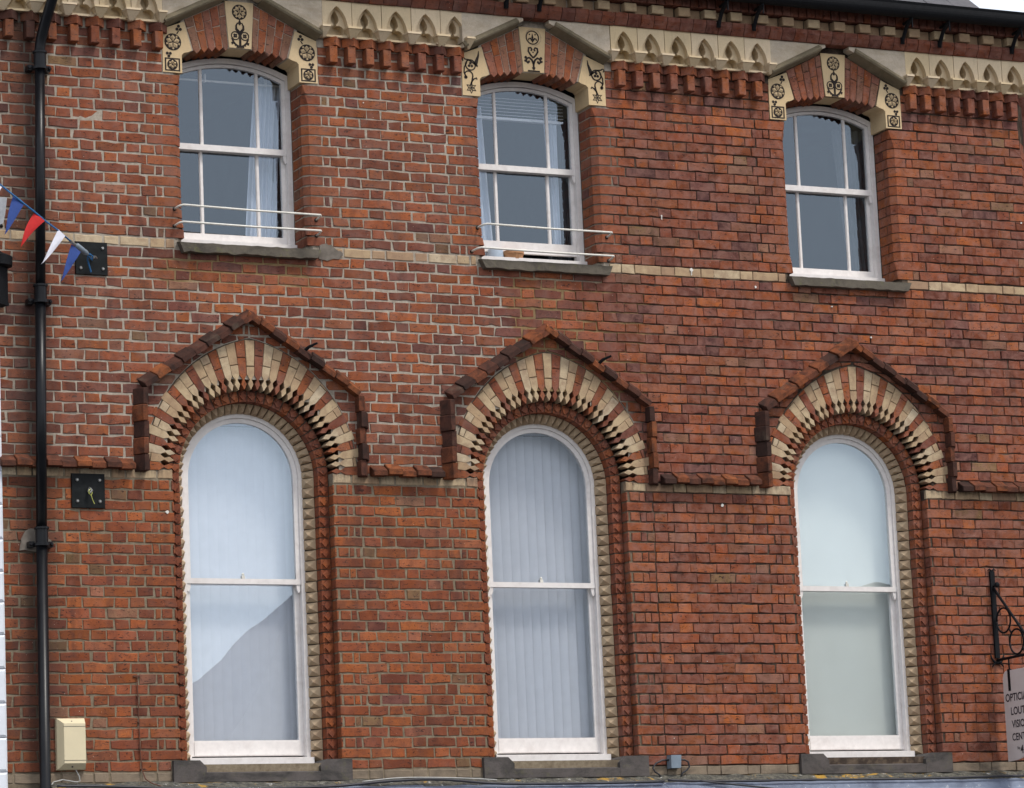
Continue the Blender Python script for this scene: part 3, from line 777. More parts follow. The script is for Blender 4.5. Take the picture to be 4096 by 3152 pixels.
def block_ornament(s, kind):
    d, l = MB(), MB()
    X = lambda u: s*u
    if kind == 'star':
        disc(d, X(-.522), 3.212, .064, YD, -.003); petals(l, X(-.522), 3.212, .006, .054, 5, YD-.001)
        for k in range(5):
            a = R(54+72*k); disc(l, X(-.522)+.049*math.cos(a), 3.212+.049*math.sin(a), .008, YD-.004, YD, 8)
        trefoil(d, X(-.475), 3.318, .024, YD, -.003); trefoil(d, X(-.555), 3.118, .022, YD, -.003, 270)
        stroke(d, [(X(-.475), 3.30), (X(-.49), 3.275)], .006, YD, -.003)
        o, i = rect(-.058, .058, -.048, .048), rect(-.048, .048, -.040, .040); c = X(-.529)
        d.ring([(c+x, 3.043+z) for x, z in o], [(c+x, 3.043+z) for x, z in i], YD, -.003)
        annulus(d, c, 3.043, .030, .040, YD-.0005, -.003); disc(d, c, 3.043, .031, YD+.001, -.003); petals(l, c, 3.043, .004, .033, 6, YD-.001)
    else:
        y = YD
        def st(p, a, b=None): stroke(d, [(X(u), v) for u, v in p], a, y, -.003, b)
        st(arc(-.530, 3.222, .040, 140, -220, 20), .008); trefoil(d, X(-.530), 3.222, .022, y, -.003, 90)
        st([(-.49, 3.225), (-.475, 3.265), (-.462, 3.30), (-.458, 3.335)], .026, .004)
        st([(-.572, 3.265), (-.545, 3.262), (-.50, 3.235), (-.470, 3.215)], .007, .010)
        st(arc(-.585, 3.262, .012, 0, 250, 8), .007)
        st([(-.56, 3.24), (-.582, 3.20), (-.585, 3.16), (-.565, 3.12)], .008); st(arc(-.548, 3.140, .034, 170, -20, 12), .008)
        st([(-.514, 3.135), (-.522, 3.10), (-.530, 3.065)], .009); st([(-.53, 3.085), (-.505, 3.115), (-.485, 3.125), (-.480, 3.112)], .008)
        disc(d, X(-.572), 3.125, .014, y, -.003, 8)
        for k in range(6):
            a = R(90+60*k); cx, cz = X(-.530), 3.045
            d.ring([(cx+.046*math.cos(a), cz+.046*math.sin(a)), (cx+.024*math.cos(a+.55), cz+.024*math.sin(a+.55)), (cx+.010*math.cos(a), cz+.010*math.sin(a)), (cx+.024*math.cos(a-.55), cz+.024*math.sin(a-.55))],
                   [(cx+.036*math.cos(a), cz+.036*math.sin(a)), (cx+.022*math.cos(a+.35), cz+.022*math.sin(a+.35)), (cx+.015*math.cos(a), cz+.015*math.sin(a)), (cx+.022*math.cos(a-.35), cz+.022*math.sin(a-.35))], y, -.003)
        disc(d, X(-.530), 3.045, .009, y-.0004, -.003, 8)
    return d, l
def key_ornament(kind):
    d, l = MB(), MB(); y = YD
    if kind == 'star':
        disc(d, 0, 3.478, .058, y, -.003); petals(l, 0, 3.478, .012, .05, 5, y-.001, 54); disc(l, 0, 3.478, .011, y-.006, y, 10); disc(d, 0, 3.478, .005, y-.0075, y-.005, 8)
        for k in range(5): disc(l, .042*math.cos(R(90+72*k)), 3.478+.042*math.sin(R(90+72*k)), .008, y-.004, y, 8)
        stroke(d, [(0, 3.215), (0, 3.33)], .014, y, -.003)
        for s in (-1, 1):
            annulus(d, s*.037, 3.298, .026, .034, y-.0003, -.003); 
            for k in range(4): disc(d, s*.037+.010*math.cos(R(45+90*k)), 3.298+.010*math.sin(R(45+90*k)), .008, y-.0002*k, -.003, 8)
            stroke(d, [(s*x, z) for x, z in [(.064, 3.28), (.052, 3.25), (.03, 3.228), (.004, 3.215)]], .010, y-.0002, -.003)
            stroke(d, [(s*x, z) for x, z in [(.068, 3.238), (.05, 3.246), (.036, 3.232), (.04, 3.222)]], .016, y-.0004, -.003, .006)
            stroke(d, [(s*x, z) for x, z in [(.006, 3.325), (.028, 3.350), (.028, 3.375), (.016, 3.398)]], .018, y-.0001, -.003, .006)
        d.prism([(-.014, 3.392), (0, 3.378), (.014, 3.392), (0, 3.425)], y-.0006, -.003); stroke(d, [(-.03, 3.213), (.03, 3.213)], .008, y-.0006, -.003)
    else:
        annulus(d, 0, 3.478, .047, .056, y, -.003); annulus(l, .008, 3.482, .06, .068, y+.002, -.003)
        d.prism([(-.009, 3.478), (0, 3.45), (.009, 3.478), (0, 3.512)], y, -.003); stroke(d, [(0, 3.44), (0, 3.46)], .008, y-.0003, -.003)
        for s in (-1, 1):
            stroke(d, [(s*x, z) for x, z in [(.004, 3.452), (.018, 3.472), (.030, 3.468), (.033, 3.455)]], .010, y-.0004, -.003, .006); disc(d, s*.024, 3.502, .006, y, -.003, 8)
            stroke(d, [(s*x, z) for x, z in [(.0, 3.318), (.022, 3.34), (.040, 3.368), (.036, 3.395), (.018, 3.398), (.010, 3.385), (.016, 3.372)]], .011, y-.0002, -.003)
            stroke(d, [(s*x, z) for x, z in [(.0, 3.268), (.012, 3.300), (.034, 3.318), (.056, 3.310), (.060, 3.288), (.046, 3.276), (.036, 3.284), (.042, 3.294)]], .012, y-.0004, -.003)
            disc(d, s*.064, 3.318, .012, y, -.003, 8); disc(d, s*.068, 3.292, .010, y, -.003, 8)
        stroke(d, [(0, 3.225), (0, 3.28)], .012, y, -.003); d.prism([(-.016, 3.24), (0, 3.222), (.016, 3.24), (0, 3.25)], y-.0006, -.003); stroke(d, [(-.05, 3.214), (.05, 3.214)], .009, y-.0002, -.003)
        disc(d, 0, 3.362, .006, y, -.003, 8)
    return d, l
def zin(x): Rr = 1.31; return 3.207 - Rr + math.sqrt(Rr*Rr - x*x)
for wi, xc in enumerate(XC):
    O = OFF + Vector((xc, 0, 0)); kind = 'vine' if wi == 1 else 'star'
    k = MB(); k.prism([(-.086, 3.206), (.086, 3.206), (.112, 3.556), (-.112, 3.556)], -.004, .232)
    ko = part(k, 'keystone', 'block'); ko.location = O
    d, l = key_ornament(kind); sub('ornament', d.mesh('ornament', 'inlay'), ko, kind='stuff'); sub('relief', l.mesh('relief', 'relief'), ko, kind='stuff')
    for s in (-1, 1):
        k = MB(); pl = [(-.602, 2.984), (-.4556, 2.984), (-.4556, 3.118), (-.440, 3.136), (-.402, 3.146), (-.377, 3.160), (-.432, 3.372), (-.602, 3.305)]
        pl = [(s*-x, z) for x, z in pl] if s > 0 else pl
        if s > 0: pl = pl[::-1]
        k.prism(pl, -.004, .232)
        bo = part(k, 'springer_block', 'block'); bo.location = O
        d, l = block_ornament(1 if s < 0 else -1, kind); sub('ornament', d.mesh('ornament', 'inlay'), bo, kind='stuff')
        if l.v: sub('relief', l.mesh('relief', 'relief'), bo, kind='stuff')
        bb = [.089, .1355, .1925, .250, .306, .366]; tt = [.113, .164, .231, .292, .360, .4305]
        for i in range(5):
            b0, b1, t0, t1 = bb[i]+.002, bb[i+1]-.002, tt[i]+.002, tt[i+1]-.002
            zt0, zt1 = 3.600-.4955*t0, 3.600-.4955*t1; bm = (b0+b1)/2; zb = zin(bm)
            f = .52 if i % 2 else .72
            def lerp(a, b, t): return (a[0]+(b[0]-a[0])*t, a[1]+(b[1]-a[1])*t)
            A0, A1, T0, T1 = (b0, zb+.004), (b1, zb+.001), (t0, zt0), (t1, zt1)
            for piece in (0, 1):
                if piece == 0: q = [A0, (bm, zb-.024), A1, lerp(A1, T1, f-.008), lerp(A0, T0, f-.008)]
                else: q = [lerp(A0, T0, f+.008), lerp(A1, T1, f+.008), T1, T0]
                q = [(s*x, z) for x, z in q]
                if area(q) < 1e-5: continue
                sgn = sum(q[j][0]*q[(j+1) % len(q)][1]-q[(j+1) % len(q)][0]*q[j][1] for j in range(len(q)))
                if sgn < 0: q = q[::-1]
                mb = MB(); mb.tint(random.choice((.58, .66, .74)) if i % 2 else random.choice((.90, .94, .955)), random.uniform(1.05, 1.35), random.random())
                mb.brick(q, random.gauss(-.001, .001), .23, .004, .001, .08)
                sub('arch_brick', mb.mesh('arch_brick', 'brick'), bo if False else ko)
    # mortar behind the arch and gable spandrel stones
    k = MB(); n = 16
    for i in range(n):
        a, b = -.455+.91*i/n, -.455+.91*(i+1)/n
        k.prism([(a, zin(a)+.008), (b, zin(b)+.008), (b, 3.606-.4955*abs(b)), (a, 3.606-.4955*abs(a))], .005, .225)
    part(k, 'arch_bed', 'mortar').location = O
    for s in (-1, 1):
        k = MB()
        q = [(.598, 3.337), (.108, 3.580), (.108, 3.603), (.622, 3.603), (.622, 3.330)]
        q = [(s*x, z) for x, z in q]; q = q if s < 0 else q[::-1]
        k.prism(q, -.082, .01)
        go = part(k, 'gable_stone', 'gable'); go.location = O
        k = MB()                                # roll along the raking edge
        u0, u1 = Vector((s*.606, 0, 3.331)), Vector((s*.150, 0, 3.557)); nrm = Vector((s*.487, 0, .873))*1
        tdir = (u1-u0).normalized(); nn = Vector((-tdir.z, 0, tdir.x)); nn = nn if nn.z > 0 else -nn
        pr = [(-.024, .004), (0, -.098), (.012, -.108), (.026, -.106), (.046, -.0825), (.046, .004)]
        A = [tuple(u0 + nn*a + Vector((0, b, 0))) for a, b in pr]; B = [tuple(u1 + nn*a*.98 + Vector((0, b, 0))) for a, b in pr]
        if s < 0: k.hull(A, B)
        else: k.hull(B, A)
        sub('raking_moulding', k.mesh('raking_moulding', 'rake'), go)

# ------------------------------------------------------------------ cornice
GAPS = [(XL, -.60)] + [(a+.60, b-.60) for a, b in zip(XC, XC[1:])] + [(XC[2]+.60, XR)]
g = MB()
for a, b in GAPS: g.box(a, b, .01, .05, 3.10, 3.30); g.box(a, b, .060, .08, 3.335, 3.61)
for xc in XC: g.prism([(xc-.6, 3.40), (xc, 3.60), (xc+.6, 3.40), (xc+.6, 3.61), (xc-.6, 3.61)], .02, .05)
g.box(XL, XR, -.085, .05, 3.606, 3.70); g.box(XL, XR+.3, -.086, .3, 3.70, 3.90)
cor = part(g, 'cornice', 'mortar')
def panel(): 
    g = MB(); r = .2067; c = .1217
    ptsL = [(c - r*math.cos(R(a)), .06 + r*math.sin(R(a))) for a in [53.9*i/8 for i in range(9)]]
    ptsR = [(-x, z) for x, z in ptsL[::-1][1:]]
    arch = [(-.085, 0)] + ptsL + ptsR + [(.085, 0)]
    g.prism(([(-.1185, .2645), (-.1185, 0)] + arch + [(.1185, 0), (.1185, .2645)]), -.082, -.034)
    tf = [(-.066, 0)] + arc(-.030, .048, .042, 200, 70, 8) + [(-.012, .100), (-.026, .112), (-.033, .130), (-.030, .155), (-.016, .182), (0, .205)]
    tf = tf + [(-x, z) for x, z in tf[::-1][1:]]
    g.prism([(-.1185, .2645), (-.1185, 0)] + tf + [(.1185, 0), (.1185, .2645)], -.0335, .045)
    g.box(-.1185, .1185, .046, .058, 0, .2645); g.box(-.1185, .1185, -.060, .05, -.006, .010)
    return g.mesh('terracotta_panel', 'terra')
pm = panel()
def corbel():
    g = MB(); t, b = .050, .016
    g.hull([(-t, -.132, .044), (-t, -.04, .044), (t, -.04, .044), (t, -.132, .044)], [(-b, -.080, -.016), (-b, -.04, -.016), (b, -.04, -.016), (b, -.080, -.016)])
    g.box(-t-.005, t+.005, -.138, -.04, .049, .064); g.box(-t+.002, t-.002, -.126, -.04, .043, .050)
    return g.mesh('corbel', 'terra')
cm = corbel()
def joint_line(x0, z0, z1): pass
zp = 3.340
for x0, pitch, n, endl, endr in ((.621, .2394, 5, 1, 1), (3.004, .2350, 6, 1, 1), (5.642, .2290, 5, 1, 0), (-.621-.2394*6, .2394, 6, 0, 1)):
    for i in range(n): sub('terracotta_panel', pm, cor, (x0+pitch*(i+.5), random.gauss(0, .001), zp), None, (pitch/.2394*.988, 1, 1))
    for i in range(n+1):
        x = x0+pitch*i; half = (i == 0 and endl) or (i == n and endr)
        sub('corbel', cm, cor, (x + (.014 if i == 0 and endl else -.014 if i == n and endr else 0), 0, zp), None, (.62 if half else 1, 1, 1))
# dentils and dog-tooth bricks
def dent():
    g = MB(); g.tint(.6, .95, .4); g.brick([(-.031, 3.138), (.031, 3.138), (.031, 3.250), (-.031, 3.250)], -.080, .02, .004, .0008, .2)
    return g
def dog():
    out = []
    for k in range(4):
        g = MB(); g.tint(*rt()[:2], random.random()); a = .070; y = -.010
        pl = [(0, -.092), (a, y-.008), (a-.012, .02), (-a+.012, .02), (-a, y-.008)]
        g.prismZ(pl, 3.268, 3.332); out.append(g.mesh('dogtooth_brick', 'brick'))
    return out
dents = []
for k in range(5):
    g = MB(); g.tint(random.choice((.45, .55, .65, .75, .9)), random.uniform(.8, 1), random.random()); g.brick([(-.031, 3.138), (.031, 3.138), (.031, 3.262), (-.031, 3.262)], -.080, .02, .004, .0008, .2)
    dents.append(g.mesh('dentil', 'brick'))
dogs = dog()
for x0, x1, n in ((-1.93, -.655, 9), (.708, 1.712, 8), (3.092, 4.295, 9), (5.70, 6.66, 8)):
    for i in range(n):
        x = x0 + (x1-x0)*i/(n-1)
        sub('dentil', random.choice(dents), cor, (x + random.gauss(0, .002), random.uniform(-.002, .004), 0))
        sub('dogtooth_brick', random.choice(dogs), cor, (x+.016+random.gauss(0, .002), random.uniform(-.003, .004), 0), None, (1 if n < 9 or x0 < 0 else 1.04, 1, 1))
g = MB()
for a, b in GAPS: g.box(a, b, -.004, .04, 3.262, 3.34)
part(g, 'dogtooth_bed', 'mortar', cor, 'stuff')
# moulded red course, cream dentils, soldier course
cb = []
for k in range(4):
    g = MB(); g.tint(random.uniform(.2, .5), random.uniform(.7, .95), random.random())
    g.prismX([(0, 3.605), (-.098, 3.605), (-.104, 3.612), (-.136, 3.662), (-.138, 3.698), (0, 3.698)], -.054, .054); cb.append(g.mesh('cornice_brick', 'brick'))
x = XL
while x < XR-.05:
    sub('cornice_brick', random.choice(cb), cor, (x+.057, random.gauss(0, .0015), random.gauss(0, .001))); x += .1132
cdm = []
for k in range(4):
    g = MB(); g.tint(random.uniform(.2, .75), 1, random.random(), 0); g.brick([(-.051, 3.708), (.051, 3.708), (.051, 3.776), (-.051, 3.776)], -.160, -.07, .004, .001, .2); cdm.append(g.mesh('cream_dentil', 'cream'))
crm = []
for k in range(4):
    g = MB(); g.tint(random.uniform(.1, .4), 1, random.random(), 0); g.brick([(-.055, 3.703), (.055, 3.703), (.055, 3.78), (-.055, 3.78)], -.092, -.07, .003, .001, .2); crm.append(g.mesh('frieze_brick', 'cream'))
for i in range(-22, 17):
    x = 3.158 + .2315*i
    if XL < x < XR+.2: sub('cream_dentil', random.choice(cdm), cor, (x+random.gauss(0, .003), 0, 0)); 
    if XL < x+.116 < XR+.1: sub('frieze_brick', random.choice(crm), cor, (x+.116, 0, 0))
sm = []
for k in range(4):
    g = MB(); g.tint(random.uniform(.1, .55), random.uniform(.5, .8), random.random()); g.brick([(-.034, 3.785), (.034, 3.785), (.034, 3.862), (-.034, 3.862)], -.172, -.05, .004, .001, .2); sm.append(g.mesh('soldier_brick', 'brick'))
x = XL
while x < XR+.2: sub('soldier_brick', random.choice(sm), cor, (x+.036, random.gauss(0, .003), random.gauss(0, .001))); x += .074
# gutter
g = MB(); pr = []
for i in range(13): a = math.pi + math.pi*i/12; pr.append((-.295+.062*math.cos(a), 3.885+.066*math.sin(a)))
prof = [(-.295-.070, 3.932), (-.295-.062, 3.925)] + pr + [(-.233, 3.93), (-.243, 3.93)] + [(y+(.007 if y < -.295 else -.007), z+.007) for y, z in pr[::-1]] 
g.prismX(prof[::-1], XL, XR+.7); g.box(XL, XR+.7, -.232, -.05, 3.872, 3.915)
gut = part(g, 'gutter', 'iron')
for x in (2.101, 2.379, 3.926, 4.239, 5.593, 5.94, 6.625, .55, .25, -1.2, 1.1):
    b = MB(); b.tube([(x, -.142, 3.655), (x, -.165, 3.70), (x, -.21, 3.76), (x, -.30, 3.815)], .017, 6); b.box(x-.016, x+.016, -.150, -.138, 3.645, 3.70); b.box(x-.004, x+.004, -.31, -.30, 3.74, 3.83); b.tube([(x, -.17, 3.80), (x, -.30, 3.812)], .012, 6)
    sub('gutter_bracket', b.mesh('gutter_bracket', 'iron'), gut)
# roof with a hip at the right
TP = math.tan(R(38)); g = MB(); ez = 3.935
hipx = 6.30
i = g.add([(XL-1, -.27, ez), (hipx, -.27, ez), (hipx-2.6, 2.33, ez+2.6*TP), (XL-1, 2.33, ez+2.6*TP), (hipx, 4.2, ez), (XL-1, 4.2, ez)])
g.face((i, i+1, i+2, i+3)); g.face((i+1, i+4, i+2)); g.face((i, i+3, i+5)); g.face((i+3, i+2, i+4, i+5)); g.face((i, i+5, i+4, i+1))
roof = part(g, 'roof', 'slate')
g = MB(); g.hull([(-.122, 0, 0), (.122, 0, 0), (.122, .28, .28*TP), (-.122, .28, .28*TP)][::-1], [(-.122, -.006, .010), (.122, -.006, .010), (.122, .275, .28*TP+.004), (-.122, .275, .28*TP+.004)][::-1]); slm = g.mesh('slate', 'slate')
for r_ in range(5):
    for k in range(16):
        x = hipx-.16 - .25*k - (.125 if r_ % 2 else 0) - r_*.11
        sub('slate', slm, roof, (x, -.285+r_*.12, ez-.002+r_*.12*TP+.004+random.uniform(0, .003)))

# ------------------------------------------------------------------ ledge over the shopfront
g = MB(); g.box(-1.57, XR+.3, -.10, .05, -2.42, -2.20); led = part(g, 'shopfront_ledge', 'crust')
n = 90; cr = MB(); prev = None
for i in range(n+1):
    x = -1.57 + (XR+1.87)*i/n; h = random.uniform(0, .018)
    q = cr.add([(x, .0, -2.130+random.uniform(-.008, .008)), (x, -.07, -2.165+h), (x, -.115, -2.182+h*.5), (x, -.12, -2.24)])
    if prev is not None:
        for k in range(3): cr.face((prev+k, prev+k+1, q+k+1, q+k))
    prev = q
part(cr, 'weathered_mortar_fillet', 'crust', led)
x = -1.58; i = 0
while x < XR+.3:
    L = random.uniform(.55, .75); f = MB(); z = -2.190 - .002*x
    y = -.125 - (.004 if i % 2 else 0)
    ns = 10; A = []
    for k in range(ns+1):
        u = x + (L+.02)*k/ns; e = random.uniform(-.004, .004)
        A.append(f.add([(u, y+.03, z+.012+e), (u, y, z+e), (u+.03, y-.030, z-.030+e*.4), (u+.035, y-.040, z-.06), (u+.05, y-.10, z-.115), (u+.05, y-.105, z-.20)]))
    for a, b in zip(A, A[1:]):
        for k in range(5): f.face((a+k, a+k+1, b+k+1, b+k))
    sub('lead_sheet', f.mesh('lead_sheet', 'lead'), led); x += L; i += 1

# ------------------------------------------------------------------ things in and behind the windows
def curtain(name, mat, xc, xt0, xt1, xb0, xb1, z0, z1, y, label, folds=7, amp=.018, waist=None):
    g = MB(); n = folds*8; m_ = 14; idx = {}
    for j in range(m_+1):
        t = j/m_; z = z1+(z0-z1)*t; a = xt0+(xb0-xt0)*t; b = xt1+(xb1-xt1)*t
        for i in range(n+1):
            u = i/n; idx[i, j] = g.add([(xc+a+(b-a)*u, y + amp*math.sin(u*folds*2*math.pi + .6*math.sin(t*3)) + .006*math.sin(u*23+t*2), z)])
    for j in range(m_):
        for i in range(n): g.face((idx[i, j+1], idx[i+1, j+1], idx[i+1, j], idx[i, j]))
    o = g.build(name, mat, smooth=True); return tag(o, label, 'curtain')
curtain('curtain', 'curtain', XC[0], .26, .47, .155, .40, 1.83, 3.06, .42, 'white net curtain gathered at the right of the left upper window', 6, .016)
curtain('curtain', 'dark_curtain', XC[0], .37, .60, .36, .60, 1.83, 3.06, .46, 'grey curtain edge behind the white one in the left upper window', 4, .02)
curtain('curtain', 'curtain', XC[1], -.50, -.27, -.50, -.205, 1.80, 3.02, .40, 'pale curtain hanging at the left of the middle upper window', 5, .015)
curtain('curtain', 'curtain', XC[1], .26, .37, .30, .36, 1.9, 3.0, .40, 'narrow white curtain at the right of the middle upper window', 3, .012)
curtain('curtain', 'dark_curtain', XC[1], .34, .50, .27, .46, 1.80, 2.98, .44, 'dark ribbed curtain at the right of the middle upper window', 9, .010)
curtain('curtain', 'dark_curtain', XC[2], .20, .50, .30, .52, 1.80, 3.06, .42, 'dark grey curtain drawn to the right of the right upper window', 6, .016)
t = thing('curtain_rail', 'thin white curtain rail across the head of the left upper window', 'curtain rail', (XC[0], .38, 3.05))
g = MB(); g.tube([(-.46, 0, 0), (.50, 0, .0)], .008, 8); g.build('rail', 'paint', t); 
for x in (-.14, .34):
    g = MB(); g.box(x-.006, x+.006, -.012, .02, -.01, .05); g.build('hook', 'paint', t)
t = thing('raised_blind', 'raised white slatted blind at the head of the middle upper window', 'blind', (XC[1], .40, 2.93))
g = MB(); g.box(-.45, .42, -.02, .02, -.006, .014); g.build('bottom_rail', 'blind', t)
for k in range(6):
    g = MB(); g.hull([(-.45, -.024, .03+k*.026), (.42, -.024, .03+k*.026), (.42, -.024, .033+k*.026), (-.45, -.024, .033+k*.026)], [(-.45, .024, .04+k*.026), (.42, .024, .04+k*.026), (.42, .024, .043+k*.026), (-.45, .024, .043+k*.026)]); g.build('slat', 'blind', t)
def vblind(xc, n, pitch, x0, ang, label):
    t = thing('vertical_blind', label, 'blind', (xc, .42, .50), None)
    g = MB(); g.box(-.46, .46, -.02, .02, -.02, .02); g.build('headrail', 'blind', t)
    for i in range(n):
        x = x0 + pitch*i; a = ang + random.gauss(0, .02); hw = .0445; g = MB(); k = 6; P0 = []; 
        for q in range(k+1):
            u = -1+2*q/k; P0.append((x+hw*u*math.cos(a), hw*u*math.sin(a) - .004*(1-u*u)))
        A = g.add([(px_, py, -.03) for px_, py in P0]); B = g.add([(px_, py, -2.40) for px_, py in P0])
        for q in range(k): g.face((B+q, B+q+1, A+q+1, A+q))
        g.build('slat', 'blind', t, smooth=True)
    return t
vblind(XC[0], 13, .0745, -.47, -.03, 'white vertical slat blind closed behind the left arched window')
vblind(XC[1], 13, .0735, -.44, -.30, 'white vertical slat blind with turned slats behind the middle arched window')
t = thing('roller_blind', 'pale mint roller blind fully drawn behind the right arched window', 'blind', (XC[2], .40, .50))
g = MB(); g.box(-.47, .47, 0, .003, -2.42, 0); g.build('fabric', 'frost', t)
g = MB(); g.tube([(-.47, .02, .02), (.47, .02, .02)], .02, 10); g.build('roller', 'frost', t)
g = MB(); g.lathe((XC[1]-.118, .255, 1.774), [(.060, 0), (.078, .060), (.082, .062), (.082, .085), (.074, .085), (.070, .07)], 18); tag(g.build('flower_pot', 'pot', smooth=False), 'orange clay flower pot on the sill under the raised sash', 'pot')
g = MB(); g.lathe((XC[1]-.265, .262, 1.774), [(.055, 0), (.062, .03), (.060, .085), (.052, .10)], 18); tag(g.build('glazed_jar', 'jar', smooth=True), 'pale blue glazed jar beside the clay pot on the sill', 'jar')

# ------------------------------------------------------------------ things on the wall
def at(u, v, Y):                                # photograph pixel -> point on the plane y = Y (used to read off positions while modelling)
    d = CF + CR*((u-2048)/FPX) - CU*((v-1576)/FPX); tt = (Y-CAM.y)/d.y; return CAM + d*tt
# rainwater pipe
t = thing('downpipe', 'black cast iron rainwater pipe with collars at the left of the facade', 'downpipe', (-1.62, -.085, GROUND+.12)); L0 = Vector((-1.62, -.085, GROUND+.12))
def loc(p): return tuple(Vector(p)-L0)
g = MB(); g.tube([loc((-1.640, -.085, GROUND+.12)), loc((-1.612, -.085, -.44))], .038, 20); g.build('pipe_length', 'pipe', t, smooth=True)
g = MB(); g.tube([loc((-1.612, -.085, -.44)), loc((-1.584, -.085, 1.28))], .037, 20); g.build('pipe_length', 'pipe', t, smooth=True)
g = MB(); g.tube([loc((-1.584, -.085, 1.28)), loc((-1.553, -.085, 2.97))], .035, 20); g.build('pipe_length', 'pipe', t, smooth=True)
nk = [(-1.553, -.085, 2.95), (-1.552, -.085, 3.06), (-1.545, -.10, 3.13), (-1.52, -.16, 3.27), (-1.49, -.24, 3.42), (-1.475, -.285, 3.52), (-1.472, -.295, 3.62), (-1.472, -.295, 3.86)]
g = MB(); g.tube([loc(p) for p in nk], .038, 20); g.build('swan_neck', 'pipe', t, smooth=True)
for x, z in ((-1.553, 2.975), (-1.584, 1.285), (-1.611, -.43)):
    g = MB(); c = loc((x, -.085, z)); g.lathe(c, [(.044, -.055), (.044, .045), (.052, .047), (.052, .062), (.044, .064)], 20); g.lathe((c[0], c[1], c[2]-.06), [(.046, -.012), (.056, -.010), (.056, .010), (.046, .012)], 20)
    g.build('collar', 'pipe', t, smooth=False)
    for s in (-1, 1):
        g = MB(); g.box(c[0]+s*.045-(.04 if s < 0 else 0), c[0]+s*.045+(.04 if s > 0 else 0), c[1]+.02, c[1]+.085, c[2]-.075, c[2]-.035); g.lathe((c[0]+s*.075, c[1]+.02, c[2]-.055), [(.012, 0), (.014, .012), (.008, .02)], 8, 'Y')
        g.build('ear_bracket', 'pipe', t)
# anchor plates
def plate(name, label, x, z, hw, loops):
    t = thing(name, label, 'wall plate', (x, 0, z)); g = MB()
    g.hull([(-hw+.003, -.016, -hw+.003), (hw-.003, -.016, -hw+.003), (hw-.003, -.016, hw-.003), (-hw+.003, -.016, hw-.003)], [(-hw, -.004, -hw), (hw, -.004, -hw), (hw, -.004, hw), (-hw, -.004, hw)]); g.build('plate', 'plate', t)
    for a in (-1, 1):
        for b in (-1, 1):
            if loops == 'turn' and (a, b) == (-1, 1): continue
            g = MB(); g.lathe((a*.082, -.016, b*.075-(.0)), [(.012, 0), (.012, .006), (.007, .011)], 8, 'Y'); g.build('bolt', 'steel', t)
    return t
pt = plate('wall_plate', 'square black plate high on the wall where the bunting is tied', -1.180, 1.572, .120, 'turn')
g = MB(); g.tube([(0, -.012, -.01), (.0, -.05, -.01), (.018, -.075, -.01), (0, -.095, -.005), (-.018, -.075, -.005), (-.002, -.052, -.005)], .007, 8); g.build('eye_bolt', 'steel', pt)
pt = plate('wall_plate', 'square black plate with a yellow cable tie below the string course', -1.243, -.094, .123, 'tie')
g = MB(); g.tube([(.005, -.014, .02), (.005, -.045, .01), (.012, -.058, -.005), (.0, -.06, -.02), (-.01, -.045, -.01), (.0, -.03, .01)], .008, 8); g.build('eye_bolt', 'steel', pt)
g = MB(); g.tube([(.004, -.05, .008), (-.012, -.06, -.008), (-.012, -.06, -.025), (.004, -.06, -.04), (.014, -.055, -.02), (.010, -.05, .005)], .003, 6); g.tube([(.004, -.06, -.04), (.018, -.05, -.07), (.034, -.04, -.096)], .003, 6); g.build('cable_tie', 'tie', pt)
# bunting
YB = -.30
bt = thing('bunting', 'blue cord of red, white and blue pennants running to the upper wall plate', 'bunting', tuple(at(370, 1020, -.1)))
B0 = bt.location
def rel(p): return tuple(Vector(p)-B0)
cordpts = [at(-90, 690, -.42), at(0, 738, -.40), at(98, 816, -.36), at(139, 848, -.34), at(180, 883, -.31), at(229, 919, -.27), at(280, 963, -.22)]
g = MB(); g.tube([rel(p) for p in cordpts], .0065, 8); g.build('cord', 'cord', bt, smooth=True)
g = MB(); g.tube([rel(at(280, 963, -.22)), rel(at(290, 972, -.21)), rel(at(303, 980, -.20))], .010, 8); g.build('shackle', 'steel', bt)
g = MB(); g.tube([rel(at(303, 979, -.20)), rel(at(308, 982, -.195)), rel(at(345, 1012, -.155)), rel(at(352, 1017, -.15))], [.010, .019, .019, .010], 12); g.build('tension_barrel', 'grey', bt, smooth=True)
g = MB(); g.tube([rel(at(350, 1015, -.15)), rel(at(362, 1018, -.12)), rel(at(371, 1025, -.11)), rel(at(368, 1040, -.10)), rel(at(360, 1030, -.11)), rel(at(352, 1020, -.13)), rel(at(350, 1040, -.10)), rel(at(356, 1060, -.08)), rel(at(364, 1088, -.06))], .006, 6); g.build('cord_tail', 'cord', bt)
def flag(a, b, m_, tip, Y, mat, nm):
    A, B, Mm, T = at(*a, Y), at(*b, Y), at(*m_, Y-.03), at(*tip, Y-.02); g = MB(); n = 10; F, K = [], []
    for i in range(n+1):
        t = i/n; c = ((A+B)/2)*(1-t)**2 + 2*t*(1-t)*Mm + T*t*t; wv = (B-A)*(1-t)**.85*.5
        yo = .012*math.sin(t*5)
        for lst, e in ((F, -.0008), (K, .0008)): lst.append(g.add([tuple(c-wv-B0+Vector((0, e+yo, 0))), tuple(c+wv*.1-B0+Vector((0, e-yo*.6, 0))), tuple(c+wv-B0+Vector((0, e+yo*.5, 0)))]))
    for a_, b_ in zip(F, F[1:]):
        for q in (0, 1): g.face((a_+q, b_+q, b_+q+1, a_+q+1))
    for a_, b_ in zip(K, K[1:]):
        for q in (0, 1): g.face((a_+q+1, b_+q+1, b_+q, a_+q))
    g.build(nm, mat, bt, smooth=True)
flag((52, 784), (97, 815), (42, 880), (19, 938), -.36, 'blue', 'pennant')
